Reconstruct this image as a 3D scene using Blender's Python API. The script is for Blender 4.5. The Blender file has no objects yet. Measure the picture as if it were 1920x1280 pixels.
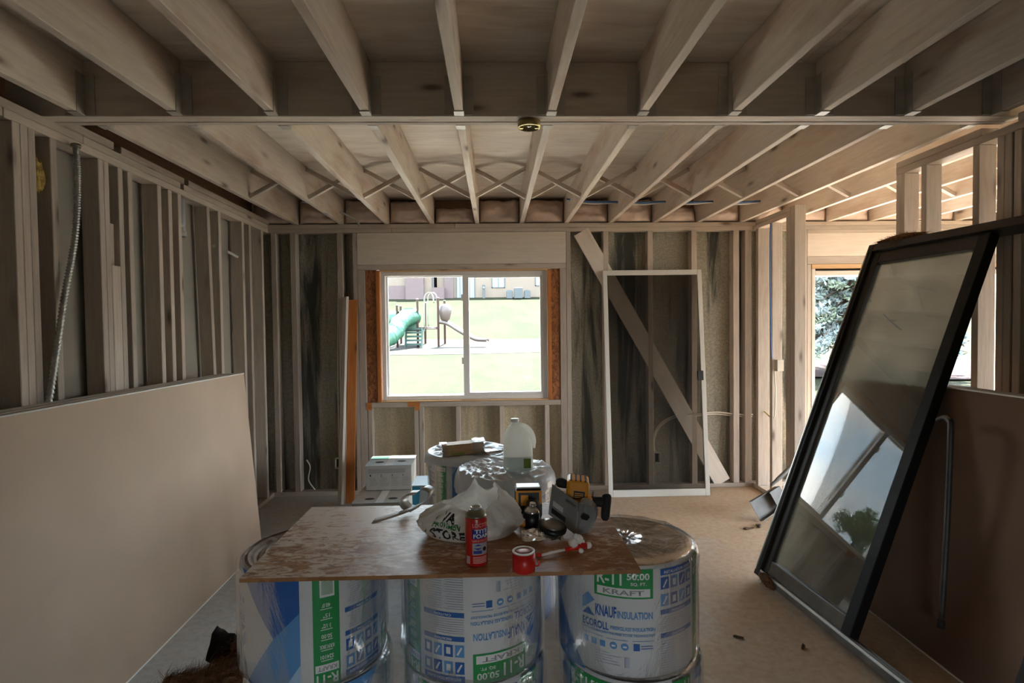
import bpy, bmesh, math, random
from mathutils import Vector, Matrix, noise
random.seed(7)
PI = math.pi
sc = bpy.context.scene
COL = sc.collection

# ------------------------------------------------------------------ camera
cam = bpy.data.cameras.new('camera')
cam.sensor_width = 36.0
cam.lens = 1044.0 / 1920.0 * 36.0
cam.clip_start = 0.05; cam.clip_end = 500
camo = bpy.data.objects.new('camera', cam); COL.objects.link(camo)
FW = Vector((0.03071297, 0.99916742, -0.02685479))
RT = Vector((0.99944713, -0.03104167, -0.01190979))
UP = Vector((0.0127335, 0.02647416, 0.9995684))
m = Matrix.Identity(4)
for i in range(3):
    m[i][0] = RT[i]; m[i][1] = UP[i]; m[i][2] = -FW[i]
m[0][3], m[1][3], m[2][3] = 0, 0, 1.5187
camo.matrix_world = m
sc.camera = camo

# ------------------------------------------------------------------ colour management
sc.view_settings.view_transform = 'Standard'
sc.view_settings.look = 'None'
sc.view_settings.gamma = 1.0
sc.view_settings.use_curve_mapping = False
sc.view_settings.exposure = 3.85
try:
    sc.cycles.use_denoising = True
    sc.cycles.max_bounces = 10
    sc.cycles.diffuse_bounces = 6
    sc.cycles.transparent_max_bounces = 16
    sc.cycles.sample_clamp_indirect = 4.0
    sc.cycles.caustics_reflective = False
    sc.cycles.caustics_refractive = False
except Exception:
    pass

# ------------------------------------------------------------------ sky: blue with fair-weather clouds
SKY_STRENGTH = 1.0
w = bpy.data.worlds.new('sky'); sc.world = w; w.use_nodes = True
nt = w.node_tree; nt.nodes.clear()
wo = nt.nodes.new('ShaderNodeOutputWorld'); bg = nt.nodes.new('ShaderNodeBackground')
tc = nt.nodes.new('ShaderNodeTexCoord'); sep = nt.nodes.new('ShaderNodeSeparateXYZ')
nt.links.new(tc.outputs['Generated'], sep.inputs[0])
grad = nt.nodes.new('ShaderNodeValToRGB')
grad.color_ramp.elements[0].position = 0.0; grad.color_ramp.elements[0].color = (0.80, 0.92, 1.0, 1)
grad.color_ramp.elements[1].position = 0.7; grad.color_ramp.elements[1].color = (0.40, 0.66, 0.98, 1)
nt.links.new(sep.outputs['Z'], grad.inputs[0])
mp = nt.nodes.new('ShaderNodeMapping'); mp.inputs['Scale'].default_value = (1, 1, 2.2)
nt.links.new(tc.outputs['Generated'], mp.inputs[0])
cn = nt.nodes.new('ShaderNodeTexNoise'); cn.inputs['Scale'].default_value = 3.1; cn.inputs['Detail'].default_value = 7; cn.inputs['Roughness'].default_value = 0.55
nt.links.new(mp.outputs[0], cn.inputs['Vector'])
cr = nt.nodes.new('ShaderNodeValToRGB'); cr.color_ramp.elements[0].position = 0.46; cr.color_ramp.elements[1].position = 0.62
nt.links.new(cn.outputs['Fac'], cr.inputs[0])
mx = nt.nodes.new('ShaderNodeMixRGB'); mx.inputs[2].default_value = (1.0, 0.99, 0.97, 1)
nt.links.new(cr.outputs[0], mx.inputs[0]); nt.links.new(grad.outputs[0], mx.inputs[1])
nt.links.new(mx.outputs[0], bg.inputs[0]); bg.inputs[1].default_value = SKY_STRENGTH
nt.links.new(bg.outputs[0], wo.inputs[0])

# ------------------------------------------------------------------ sun: high, beyond the window wall
sun = bpy.data.lights.new('sun', 'SUN'); sun.energy = 7.0; sun.angle = math.radians(0.6); sun.color = (1.0, 0.98, 0.95)
suno = bpy.data.objects.new('sun', sun); COL.objects.link(suno)
el = math.radians(58); sd = Vector((0.27 * math.cos(el), 0.963 * math.cos(el), math.sin(el)))
suno.rotation_euler = sd.to_track_quat('Z', 'Y').to_euler()
suno.location = (8, 20, 25)

# light portals in the openings (they only guide the sampling of the sky)
def portal(x0, x1, z0, z1, y, face):
    l = bpy.data.lights.new('portal', 'AREA'); l.shape = 'RECTANGLE'; l.size = x1 - x0; l.size_y = z1 - z0
    l.cycles.is_portal = True
    o = bpy.data.objects.new('sky_portal', l); COL.objects.link(o)
    o.location = ((x0 + x1) / 2, y, (z0 + z1) / 2)
    o.rotation_euler = (PI / 2 if face > 0 else -PI / 2, 0, 0)
    return o
D = 5.083          # inner face of the window wall
REAR = -1.7
portal(-1.0, 0.45, 0.9, 2.0, D + 0.16, -1)
portal(2.97, 4.8, 0.03, 1.97, D + 0.16, -1)
portal(0.0, 0.8, 0.45, 1.20, REAR - 0.06, 1)
p_ = portal(-3.0, 3.0, 0.05, 2.35, 0, 1); p_.location = (6.06, 1.8, 1.2); p_.rotation_euler = (PI / 2, 0, PI / 2)

# ------------------------------------------------------------------ materials
MATS = {}
def new_mat(name):
    mt = bpy.data.materials.new(name); mt.use_nodes = True
    n = mt.node_tree; b = n.nodes['Principled BSDF']
    return mt, n, b
def N(n, kind, **kw):
    x = n.nodes.new(kind)
    for k, v in kw.items():
        if k in x.inputs: x.inputs[k].default_value = v
        else: setattr(x, k, v)
    return x
def rgba(c): return (c[0], c[1], c[2], 1)
def mixc(n, fac, a, b):
    x = n.nodes.new('ShaderNodeMixRGB')
    for s, v in ((0, fac), (1, a), (2, b)):
        if isinstance(v, (tuple, list)): x.inputs[s].default_value = rgba(v)
        elif isinstance(v, (int, float)): x.inputs[s].default_value = v
        else: n.links.new(v, x.inputs[s])
    return x.outputs[0]
def ramp(n, src, stops):
    r = n.nodes.new('ShaderNodeValToRGB'); e = r.color_ramp.elements
    while len(e) < len(stops): e.new(0.5)
    for q, (p, c) in zip(e, stops):
        q.position = p; q.color = rgba(c) if isinstance(c, (tuple, list)) else (c, c, c, 1)
    n.links.new(src, r.inputs[0]); return r.outputs[0]
def coords(n, scale=(1, 1, 1), rnd=0.0, kind='Object'):
    t = n.nodes.new('ShaderNodeTexCoord'); mpp = n.nodes.new('ShaderNodeMapping'); mpp.inputs['Scale'].default_value = scale
    n.links.new(t.outputs[kind], mpp.inputs[0])
    if rnd:
        oi = n.nodes.new('ShaderNodeObjectInfo'); ml = n.nodes.new('ShaderNodeMath'); ml.operation = 'MULTIPLY'; ml.inputs[1].default_value = rnd
        n.links.new(oi.outputs['Random'], ml.inputs[0]); cb = n.nodes.new('ShaderNodeCombineXYZ')
        for k in range(3): n.links.new(ml.outputs[0], cb.inputs[k])
        n.links.new(cb.outputs[0], mpp.inputs['Location'])
    return mpp.outputs[0]
def noi(n, vec, scale, detail=4, rough=0.5, dist=0.0):
    x = N(n, 'ShaderNodeTexNoise', Scale=scale, Detail=detail, Roughness=rough, Distortion=dist)
    n.links.new(vec, x.inputs['Vector']); return x.outputs['Fac']
def bump(n, b, h, strength, dist=0.01):
    x = N(n, 'ShaderNodeBump', Strength=strength, Distance=dist); n.links.new(h, x.inputs['Height']); n.links.new(x.outputs[0], b.inputs['Normal'])

def wood(name, base, dark, stain, stain_amt=0.5, rough=0.75, rnd_tint=0.25, knots=1.0):
    """primed or raw lumber: grain along local X, knots, brown tannin stains"""
    mt, n, b = new_mat(name)
    v1 = coords(n, (1.2, 16, 16), 37.0); g = noi(n, v1, 4, 6, 0.6, 0.4)
    c = mixc(n, ramp(n, g, [(0.35, 0.0), (0.75, 1.0)]), base, dark)
    v2 = coords(n, (1.1, 4, 4), 91.0); s = noi(n, v2, 1.6, 4, 0.55)
    sm = ramp(n, s, [(0.52, 0.0), (0.72, stain_amt)])
    c = mixc(n, sm, c, stain)
    vo = N(n, 'ShaderNodeTexVoronoi', Scale=1.0); v3 = coords(n, (2.2, 7.5, 7.5), 53.0); n.links.new(v3, vo.inputs['Vector'])
    kn = ramp(n, vo.outputs['Distance'], [(0.05, 0.75 * knots), (0.13, 0.18 * knots), (0.2, 0.0)])
    c = mixc(n, kn, c, (0.10, 0.055, 0.035))
    oi = n.nodes.new('ShaderNodeObjectInfo')
    vm = n.nodes.new('ShaderNodeMapRange'); vm.inputs[3].default_value = 1 - rnd_tint; vm.inputs[4].default_value = 1.0
    n.links.new(oi.outputs['Random'], vm.inputs[0])
    ml = n.nodes.new('ShaderNodeMixRGB'); ml.blend_type = 'MULTIPLY'; ml.inputs[0].default_value = 1
    n.links.new(c, ml.inputs[1]); n.links.new(vm.outputs[0], ml.inputs[2])
    n.links.new(ml.outputs[0], b.inputs['Base Color']); b.inputs['Roughness'].default_value = rough
    b.inputs['Specular IOR Level'].default_value = 0.25
    bump(n, b, g, 0.35, 0.004)
    MATS[name] = mt; return mt
wood('primed_wood', (0.76, 0.67, 0.57), (0.64, 0.55, 0.46), (0.42, 0.24, 0.15), 0.6)
wood('primed_stud', (0.66, 0.57, 0.48), (0.52, 0.44, 0.37), (0.36, 0.23, 0.16), 0.35)
wood('header_wood', (0.84, 0.75, 0.65), (0.74, 0.65, 0.55), (0.52, 0.42, 0.34), 0.2, rnd_tint=0.1, knots=0.15)
wood('orange_wood', (0.66, 0.25, 0.07), (0.52, 0.17, 0.045), (0.40, 0.12, 0.03), 0.5, 0.5, 0.1)
wood('raw_pine', (0.74, 0.48, 0.25), (0.60, 0.36, 0.17), (0.5, 0.28, 0.1), 0.3, 0.6, 0.15)
wood('white_board', (0.74, 0.68, 0.60), (0.62, 0.56, 0.48), (0.5, 0.4, 0.3), 0.2, 0.6, 0.05)
wood('rim_wood', (0.36, 0.22, 0.14), (0.24, 0.13, 0.08), (0.2, 0.09, 0.05), 0.6)

def plain(name, col, rough=0.5, metal=0.0, var=0.0, scale=20, bmp=0.0, spec=0.5, coat=0.0):
    mt, n, b = new_mat(name)
    b.inputs['Roughness'].default_value = rough; b.inputs['Metallic'].default_value = metal; b.inputs['Specular IOR Level'].default_value = spec
    b.inputs['Coat Weight'].default_value = coat
    v = coords(n); f = noi(n, v, scale, 4)
    c = mixc(n, ramp(n, f, [(0.3, 0.0), (0.7, 1.0)]), tuple(x * (1 - var) for x in col), tuple(min(1, x * (1 + var * 0.5)) for x in col))
    n.links.new(c, b.inputs['Base Color'])
    if bmp: bump(n, b, f, bmp, 0.005)
    MATS[name] = mt; return mt
plain('drywall_face', (0.56, 0.43, 0.325), 0.85, var=0.07, scale=3, spec=0.2)
plain('drywall_back_paper', (0.20, 0.125, 0.085), 0.85, var=0.12, scale=3, spec=0.15)
plain('drywall_core', (0.45, 0.43, 0.39), 0.9, var=0.1, scale=40, spec=0.1)
plain('white_tape', (0.80, 0.78, 0.74), 0.7, spec=0.2)
plain('wall_paint_back', (0.36, 0.33, 0.28), 0.8, var=0.12, scale=3)
plain('vinyl_white', (0.84, 0.83, 0.81), 0.35, var=0.02)
plain('screen_frame', (0.66, 0.64, 0.58), 0.45, var=0.03)
plain('black_metal', (0.010, 0.009, 0.008), 0.6, var=0.3, spec=0.2)
plain('black_plastic', (0.012, 0.012, 0.013), 0.38, var=0.2)
plain('black_rubber', (0.02, 0.02, 0.02), 0.75, var=0.2)
plain('bronze_frame', (0.020, 0.014, 0.010), 0.5, 0.0, var=0.25, spec=0.3)
plain('bronze_sill', (0.10, 0.085, 0.07), 0.35, 0.5, var=0.25)
plain('alu', (0.62, 0.60, 0.55), 0.35, 0.9, var=0.1)
plain('galv', (0.50, 0.49, 0.46), 0.42, 0.7, var=0.2)
plain('bar_dark', (0.07, 0.065, 0.06), 0.45, 0.3, var=0.2)
plain('steel_dark', (0.22, 0.22, 0.21), 0.35, 0.8, var=0.2)
plain('brass', (0.42, 0.33, 0.14), 0.3, 0.9, var=0.2)
plain('chrome', (0.8, 0.8, 0.8), 0.15, 1.0)
plain('tool_yellow', (0.80, 0.33, 0.015), 0.42, var=0.06)
plain('tool_grey', (0.25, 0.26, 0.265), 0.5, 0.3, var=0.12)
plain('pale_grey_plastic', (0.55, 0.56, 0.56), 0.3)
plain('dustpan_grey', (0.17, 0.165, 0.155), 0.55, 0.1, var=0.25, scale=12)
plain('red_plastic', (0.62, 0.018, 0.012), 0.35)
plain('can_red', (0.55, 0.020, 0.015), 0.28, coat=0.3)
plain('can_blue', (0.015, 0.035, 0.26), 0.3)
plain('can_grey', (0.38, 0.38, 0.40), 0.35)
plain('can_steel', (0.30, 0.27, 0.20), 0.35, 0.8, var=0.3)
plain('print_white', (0.82, 0.82, 0.80), 0.5)
plain('print_pale_blue', (0.42, 0.60, 0.80), 0.5)
plain('print_pink', (0.80, 0.42, 0.38), 0.5)
plain('foam_white', (0.86, 0.84, 0.80), 0.7, var=0.05)
plain('ink_black', (0.010, 0.010, 0.010), 0.5)
plain('ink_green', (0.02, 0.20, 0.04), 0.5)
plain('ink_grey', (0.30, 0.31, 0.31), 0.6)
plain('label_white', (0.68, 0.68, 0.68), 0.45, var=0.04)
plain('label_blue', (0.012, 0.115, 0.42), 0.4)
plain('label_light_blue', (0.10, 0.30, 0.62), 0.4)
plain('label_green', (0.006, 0.30, 0.065), 0.4)
plain('label_text_grey', (0.45, 0.48, 0.58), 0.5)
plain('kraft', (0.34, 0.24, 0.165), 0.7, var=0.25, scale=14, bmp=0.3)
plain('batt_kraft', (0.66, 0.52, 0.44), 0.75, var=0.2, scale=9, bmp=0.4)
plain('wool_brown', (0.17, 0.085, 0.042), 0.95, var=0.55, scale=60, spec=0.05)
plain('wool_dark', (0.022, 0.016, 0.012), 0.9, var=0.5, scale=30, spec=0.1)
plain('wool_yellow', (0.50, 0.36, 0.12), 0.95, var=0.4, scale=50, spec=0.05)
plain('cardboard_white', (0.66, 0.72, 0.72), 0.6, var=0.05)
plain('cardboard_side', (0.50, 0.49, 0.45), 0.7, var=0.06)
plain('cardboard_blue', (0.05, 0.33, 0.50), 0.6)
plain('cardboard_teal', (0.16, 0.34, 0.28), 0.6)
plain('cable_blue', (0.05, 0.14, 0.36), 0.5)
plain('cable_white', (0.70, 0.62, 0.50), 0.5)
plain('pvc_white', (0.74, 0.71, 0.65), 0.4)
plain('pipe_grey', (0.45, 0.46, 0.46), 0.45)
plain('jug_label', (0.22, 0.34, 0.05), 0.5)
plain('slide_green', (0.028, 0.098, 0.058), 0.4)
plain('slide_dark_green', (0.012, 0.042, 0.030), 0.5)
plain('play_brown', (0.075, 0.042, 0.036), 0.5)
plain('slide_tan', (0.085, 0.060, 0.050), 0.4)
plain('play_cream', (0.16, 0.15, 0.12), 0.4)
plain('ac_grey', (0.055, 0.062, 0.064), 0.6, var=0.2)
plain('house_trim', (0.045, 0.052, 0.060), 0.5)
plain('bark', (0.10, 0.065, 0.045), 0.9, var=0.4)
plain('needles', (0.24, 0.285, 0.27), 0.8, var=0.45, scale=3, spec=0.2)
plain('needles_green', (0.15, 0.18, 0.12), 0.8, var=0.4, scale=3, spec=0.2)
plain('leaf_green', (0.10, 0.20, 0.06), 0.7, var=0.4, scale=2)
plain('mulch', (0.045, 0.026, 0.022), 0.95, var=0.5, scale=15, spec=0.1)
plain('sand', (0.042, 0.037, 0.032), 0.95, var=0.1, scale=2, spec=0.1)
plain('patio_concrete', (0.58, 0.53, 0.46), 0.9, var=0.08, scale=3, spec=0.1)
plain('debris_brown', (0.10, 0.06, 0.03), 0.9, var=0.4)
plain('plaster_chip', (0.60, 0.52, 0.42), 0.9, var=0.1)
plain('roof_shingle', (0.17, 0.15, 0.13), 0.9, var=0.3, scale=8)

def sheathing(name, light, mid, dark, streak):
    mt, n, b = new_mat(name)
    v = coords(n, (1, 1, 1), 23.0)
    fine = noi(n, v, 70, 4, 0.7)
    c = mixc(n, ramp(n, fine, [(0.35, 0.0), (0.65, 1.0)]), mid, light)
    v2 = coords(n, (6.5, 3, 0.55), 71.0); st = noi(n, v2, 1.15, 5, 0.6, 0.5)
    c = mixc(n, ramp(n, st, [(0.46, 0.0), (0.60, streak)]), c, dark)
    n.links.new(c, b.inputs['Base Color']); b.inputs['Roughness'].default_value = 0.95; b.inputs['Specular IOR Level'].default_value = 0.1
    bump(n, b, fine, 0.4, 0.004)
    MATS[name] = mt
sheathing('sheathing', (0.44, 0.405, 0.32), (0.27, 0.25, 0.20), (0.050, 0.052, 0.047), 0.92)
sheathing('sheathing_tan', (0.68, 0.57, 0.40), (0.47, 0.39, 0.27), (0.30, 0.26, 0.19), 0.5)

def floor_mat():
    mt, n, b = new_mat('concrete_floor')
    v = coords(n); a = noi(n, v, 1.1, 5, 0.6); f = noi(n, v, 26, 6, 0.65); sp = noi(n, v, 9, 3, 0.6)
    t = n.nodes.new('ShaderNodeTexCoord'); s = n.nodes.new('ShaderNodeSeparateXYZ'); n.links.new(t.outputs['Object'], s.inputs[0])
    mr = n.nodes.new('ShaderNodeMapRange'); mr.inputs[1].default_value = -1.9; mr.inputs[2].default_value = -0.3; mr.inputs[3].default_value = -0.3; mr.inputs[4].default_value = 0.25
    n.links.new(s.outputs[0], mr.inputs[0])
    ad = n.nodes.new('ShaderNodeMath'); ad.operation = 'ADD'; n.links.new(a, ad.inputs[0]); n.links.new(mr.outputs[0], ad.inputs[1])
    c = mixc(n, ramp(n, ad.outputs[0], [(0.32, 0.0), (0.66, 1.0)]), (0.47, 0.46, 0.44), (0.52, 0.385, 0.265))
    c = mixc(n, ramp(n, f, [(0.35, 0.35), (0.6, 0.0)]), c, (0.30, 0.20, 0.12))
    c = mixc(n, ramp(n, sp, [(0.60, 0.0), (0.75, 0.35)]), c, (0.62, 0.54, 0.44))
    n.links.new(c, b.inputs['Base Color']); b.inputs['Roughness'].default_value = 0.85; b.inputs['Specular IOR Level'].default_value = 0.2
    bump(n, b, f, 0.25, 0.004); MATS['concrete_floor'] = mt
floor_mat()

def subfloor_mat():
    mt, n, b = new_mat('primed_plywood')
    v = coords(n, (1.0, 7, 7), 13.0); g = noi(n, v, 3.0, 6, 0.6, 0.8)
    c = mixc(n, ramp(n, g, [(0.35, 0.0), (0.7, 1.0)]), (0.74, 0.65, 0.54), (0.60, 0.51, 0.42))
    v2 = coords(n, (1, 2, 1), 31.0); s = noi(n, v2, 2.2, 4)
    c = mixc(n, ramp(n, s, [(0.55, 0.0), (0.75, 0.4)]), c, (0.42, 0.24, 0.14))
    n.links.new(c, b.inputs['Base Color']); b.inputs['Roughness'].default_value = 0.8; b.inputs['Specular IOR Level'].default_value = 0.2
    bump(n, b, g, 0.3, 0.003); MATS['primed_plywood'] = mt
subfloor_mat()

def osb_mat(name, splash):
    mt, n, b = new_mat(name)
    v = coords(n, (9, 26, 9)); vo = N(n, 'ShaderNodeTexVoronoi', Scale=3.0, Randomness=1.0); n.links.new(v, vo.inputs['Vector'])
    hs = n.nodes.new('ShaderNodeSeparateColor'); n.links.new(vo.outputs['Color'], hs.inputs[0])
    c = mixc(n, hs.outputs[0], (0.24, 0.108, 0.040), (0.44, 0.225, 0.095))
    a = noi(n, coords(n), 2.2, 4)
    c = mixc(n, ramp(n, a, [(0.4, 0.0), (0.62, 0.7)]), c, (0.32, 0.145, 0.055))
    if splash:
        v2 = coords(n, (1, 2.2, 1)); f = noi(n, v2, 17, 8, 0.72, 0.9); big = noi(n, coords(n), 2.6, 3, 0.5)
        t = n.nodes.new('ShaderNodeTexCoord'); s = n.nodes.new('ShaderNodeSeparateXYZ'); n.links.new(t.outputs['Object'], s.inputs[0])
        mr = n.nodes.new('ShaderNodeMapRange'); mr.inputs[1].default_value = -0.35; mr.inputs[2].default_value = 0.12; mr.inputs[3].default_value = 0.07; mr.inputs[4].default_value = -0.13
        n.links.new(s.outputs[0], mr.inputs[0])
        m1 = n.nodes.new('ShaderNodeMath'); m1.operation = 'ADD'; n.links.new(f, m1.inputs[0]); n.links.new(mr.outputs[0], m1.inputs[1])
        m2 = n.nodes.new('ShaderNodeMath'); m2.operation = 'MULTIPLY_ADD'; m2.inputs[1].default_value = 0.55; n.links.new(big, m2.inputs[0]); n.links.new(m1.outputs[0], m2.inputs[2])
        fac = ramp(n, m2.outputs[0], [(0.73, 0.0), (0.86, 0.9)])
        c = mixc(n, fac, c, (0.74, 0.64, 0.55))
    n.links.new(c, b.inputs['Base Color']); b.inputs['Roughness'].default_value = 0.42; b.inputs['Specular IOR Level'].default_value = 0.4
    bump(n, b, hs.outputs[1], 0.12, 0.002); MATS[name] = mt
osb_mat('table_osb', True); osb_mat('bare_osb', False)
def jamb_osb():
    mt, n, b = new_mat('orange_osb')
    f = noi(n, coords(n, (1, 1, 0.6)), 26, 5, 0.7, 1.5)
    c = mixc(n, ramp(n, f, [(0.4, 0.0), (0.65, 1.0)]), (0.17, 0.055, 0.018), (0.50, 0.20, 0.06))
    n.links.new(c, b.inputs['Base Color']); b.inputs['Roughness'].default_value = 0.5; MATS['orange_osb'] = mt
jamb_osb()

def film_mat(name, base, strength, rough, tint=(1, 1, 1), bscale=9.0, bstr=0.6, haze=0.0, hazecol=(0.8, 0.8, 0.8)):
    """clear film or glass: what is behind shows through, the surface mirrors its surroundings by Fresnel"""
    mt, n, b = new_mat(name); n.nodes.remove(b); out = n.nodes['Material Output']
    tr = N(n, 'ShaderNodeBsdfTransparent'); tr.inputs[0].default_value = rgba(tint)
    gl = N(n, 'ShaderNodeBsdfGlossy', Roughness=rough); gl.inputs[0].default_value = (1, 1, 1, 1)
    fr = N(n, 'ShaderNodeFresnel', IOR=1.5)
    if bstr:
        v = coords(n, (1, 1, 0.45), 17.0); h = noi(n, v, bscale, 6, 0.65, 1.4)
        bp = N(n, 'ShaderNodeBump', Strength=bstr, Distance=0.02); n.links.new(h, bp.inputs['Height'])
        n.links.new(bp.outputs[0], gl.inputs['Normal']); n.links.new(bp.outputs[0], fr.inputs['Normal'])
    mu = n.nodes.new('ShaderNodeMath'); mu.operation = 'MULTIPLY_ADD'; mu.inputs[1].default_value = strength; mu.inputs[2].default_value = base
    n.links.new(fr.outputs[0], mu.inputs[0])
    ms = n.nodes.new('ShaderNodeMixShader'); n.links.new(mu.outputs[0], ms.inputs[0]); n.links.new(tr.outputs[0], ms.inputs[1]); n.links.new(gl.outputs[0], ms.inputs[2])
    last = ms.outputs[0]
    if haze:
        df = N(n, 'ShaderNodeBsdfDiffuse'); df.inputs[0].default_value = rgba(hazecol)
        tl = N(n, 'ShaderNodeBsdfTranslucent'); tl.inputs[0].default_value = rgba(hazecol)
        m0 = n.nodes.new('ShaderNodeMixShader'); m0.inputs[0].default_value = 0.5; n.links.new(df.outputs[0], m0.inputs[1]); n.links.new(tl.outputs[0], m0.inputs[2])
        hz = noi(n, coords(n), 3.0, 4); hr = ramp(n, hz, [(0.35, haze * 0.5), (0.7, haze)])
        m1 = n.nodes.new('ShaderNodeMixShader'); n.links.new(hr, m1.inputs[0]); n.links.new(last, m1.inputs[1]); n.links.new(m0.outputs[0], m1.inputs[2])
        last = m1.outputs[0]
    n.links.new(last, out.inputs[0]); MATS[name] = mt
film_mat('window_glass', 0.0, 0.9, 0.0, (0.97, 0.99, 0.98), bstr=0)
film_mat('door_glass', 0.0, 1.5, 0.0, (0.78, 0.80, 0.75), bstr=0, haze=0.085, hazecol=(0.72, 0.66, 0.55))
film_mat('clear_film', 0.0, 0.55, 0.10, (0.985, 0.99, 0.99), 6.0, 0.35, haze=0.035, hazecol=(0.75, 0.75, 0.75))
film_mat('loose_film', 0.02, 1.4, 0.10, (0.95, 0.96, 0.96), 12.0, 0.8, haze=0.22, hazecol=(0.8, 0.8, 0.8))
film_mat('insect_mesh', 0.0, 0.15, 0.5, (0.62, 0.60, 0.57), bstr=0, haze=0.10, hazecol=(0.10, 0.095, 0.09))

def trans_mat(name, col, trans, rough, bscale=0, gloss=0.4):
    mt, n, b = new_mat(name); out = n.nodes['Material Output']
    b.inputs['Base Color'].default_value = rgba(col); b.inputs['Roughness'].default_value = rough; b.inputs['Specular IOR Level'].default_value = gloss
    if bscale: bump(n, b, noi(n, coords(n), bscale, 5, 0.6, 1.2), 0.5, 0.01)
    tl = N(n, 'ShaderNodeBsdfTranslucent'); tl.inputs[0].default_value = rgba(col)
    ms = n.nodes.new('ShaderNodeMixShader'); ms.inputs[0].default_value = trans
    n.links.new(b.outputs[0], ms.inputs[1]); n.links.new(tl.outputs[0], ms.inputs[2]); n.links.new(ms.outputs[0], out.inputs[0]); MATS[name] = mt
trans_mat('white_wrap', (0.93, 0.94, 0.95), 0.4, 0.22, 10)
trans_mat('bag_plastic', (0.93, 0.92, 0.89), 0.45, 0.28, 26)
trans_mat('jug_plastic', (0.92, 0.91, 0.86), 0.6, 0.3)
trans_mat('jug_water', (0.82, 0.87, 0.88), 0.6, 0.2)

def grass_mat():
    mt, n, b = new_mat('lawn_grass')
    v = coords(n, (1, 0.35, 1)); a = noi(n, v, 0.55, 6, 0.65); f = noi(n, coords(n), 9, 5, 0.7)
    c = mixc(n, ramp(n, a, [(0.42, 0.0), (0.58, 1.0)]), (0.0185, 0.0182, 0.0098), (0.0262, 0.0242, 0.0138))
    c = mixc(n, ramp(n, f, [(0.35, 0.75), (0.6, 0.0)]), c, (0.013, 0.0175, 0.008))
    n.links.new(c, b.inputs['Base Color']); b.inputs['Roughness'].default_value = 0.95; b.inputs['Specular IOR Level'].default_value = 0.05; MATS['lawn_grass'] = mt
grass_mat()
def siding_mat(name, col, dk, per):
    mt, n, b = new_mat(name)
    t = n.nodes.new('ShaderNodeTexCoord'); s = n.nodes.new('ShaderNodeSeparateXYZ'); n.links.new(t.outputs['Object'], s.inputs[0])
    of = n.nodes.new('ShaderNodeMath'); of.inputs[1].default_value = 40.0; n.links.new(s.outputs[2], of.inputs[0])
    md = n.nodes.new('ShaderNodeMath'); md.operation = 'MODULO'; md.inputs[1].default_value = per; n.links.new(of.outputs[0], md.inputs[0])
    dv = n.nodes.new('ShaderNodeMath'); dv.operation = 'DIVIDE'; dv.inputs[1].default_value = per; n.links.new(md.outputs[0], dv.inputs[0])
    c = mixc(n, ramp(n, dv.outputs[0], [(0.0, 1.0), (0.14, 0.0)]), col, dk)
    n.links.new(c, b.inputs['Base Color']); b.inputs['Roughness'].default_value = 0.8; MATS[name] = mt
siding_mat('house_siding', (0.160, 0.120, 0.090), (0.132, 0.100, 0.075), 0.2)
def brick_mat():
    mt, n, b = new_mat('house_brick')
    bt = N(n, 'ShaderNodeTexBrick', Scale=1.0); bt.inputs['Color1'].default_value = (0.105, 0.066, 0.064, 1); bt.inputs['Color2'].default_value = (0.090, 0.056, 0.055, 1); bt.inputs['Mortar'].default_value = (0.125, 0.098, 0.094, 1)
    bt.inputs['Brick Width'].default_value = 0.22; bt.inputs['Row Height'].default_value = 0.08; bt.inputs['Mortar Size'].default_value = 0.01
    t = n.nodes.new('ShaderNodeTexCoord'); mpp = n.nodes.new('ShaderNodeMapping'); mpp.inputs['Rotation'].default_value = (PI / 2, 0, 0)
    n.links.new(t.outputs['Object'], mpp.inputs[0]); n.links.new(mpp.outputs[0], bt.inputs['Vector']); n.links.new(bt.outputs[0], b.inputs['Base Color']); b.inputs['Roughness'].default_value = 0.9
    MATS['house_brick'] = mt
brick_mat()
plain('house_glass', (0.16, 0.20, 0.22), 0.3, spec=0.3)

# ------------------------------------------------------------------ object helpers
def link(o, parent=None):
    COL.objects.link(o)
    if parent is not None: o.parent = parent
    return o
def empty(name, loc=(0, 0, 0), rot=(0, 0, 0), parent=None):
    o = bpy.data.objects.new(name, None); o.empty_display_size = 0.1; o.location = loc; o.rotation_euler = rot; return link(o, parent)
def tag(o, label, cat, group=None, kind=None):
    o['label'] = label; o['category'] = cat
    if group: o['group'] = group
    if kind: o['kind'] = kind
    return o
def struct(o): o['kind'] = 'structure'; return o
def matl(m): return MATS[m] if isinstance(m, str) else m
def from_bm(name, bm, mats, parent=None, smooth=False, loc=None, rot=None):
    me = bpy.data.meshes.new(name); bm.normal_update(); bm.to_mesh(me); bm.free()
    for q in (mats if isinstance(mats, (list, tuple)) else [mats]): me.materials.append(matl(q))
    if smooth:
        for p in me.polygons: p.use_smooth = True
    o = bpy.data.objects.new(name, me)
    if loc is not None: o.location = loc
    if rot is not None: o.rotation_euler = rot
    return link(o, parent)
def bbox(bm, lo, hi, mi=0, mat=None):
    (x0, y0, z0), (x1, y1, z1) = lo, hi
    v = [bm.verts.new(Vector(p) if mat is None else mat @ Vector(p)) for p in ((x0, y0, z0), (x1, y0, z0), (x1, y1, z0), (x0, y1, z0), (x0, y0, z1), (x1, y0, z1), (x1, y1, z1), (x0, y1, z1))]
    for f in ((0, 3, 2, 1), (4, 5, 6, 7), (0, 1, 5, 4), (1, 2, 6, 5), (2, 3, 7, 6), (3, 0, 4, 7)):
        q = bm.faces.new([v[k] for k in f]); q.material_index = mi
    return v
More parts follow.
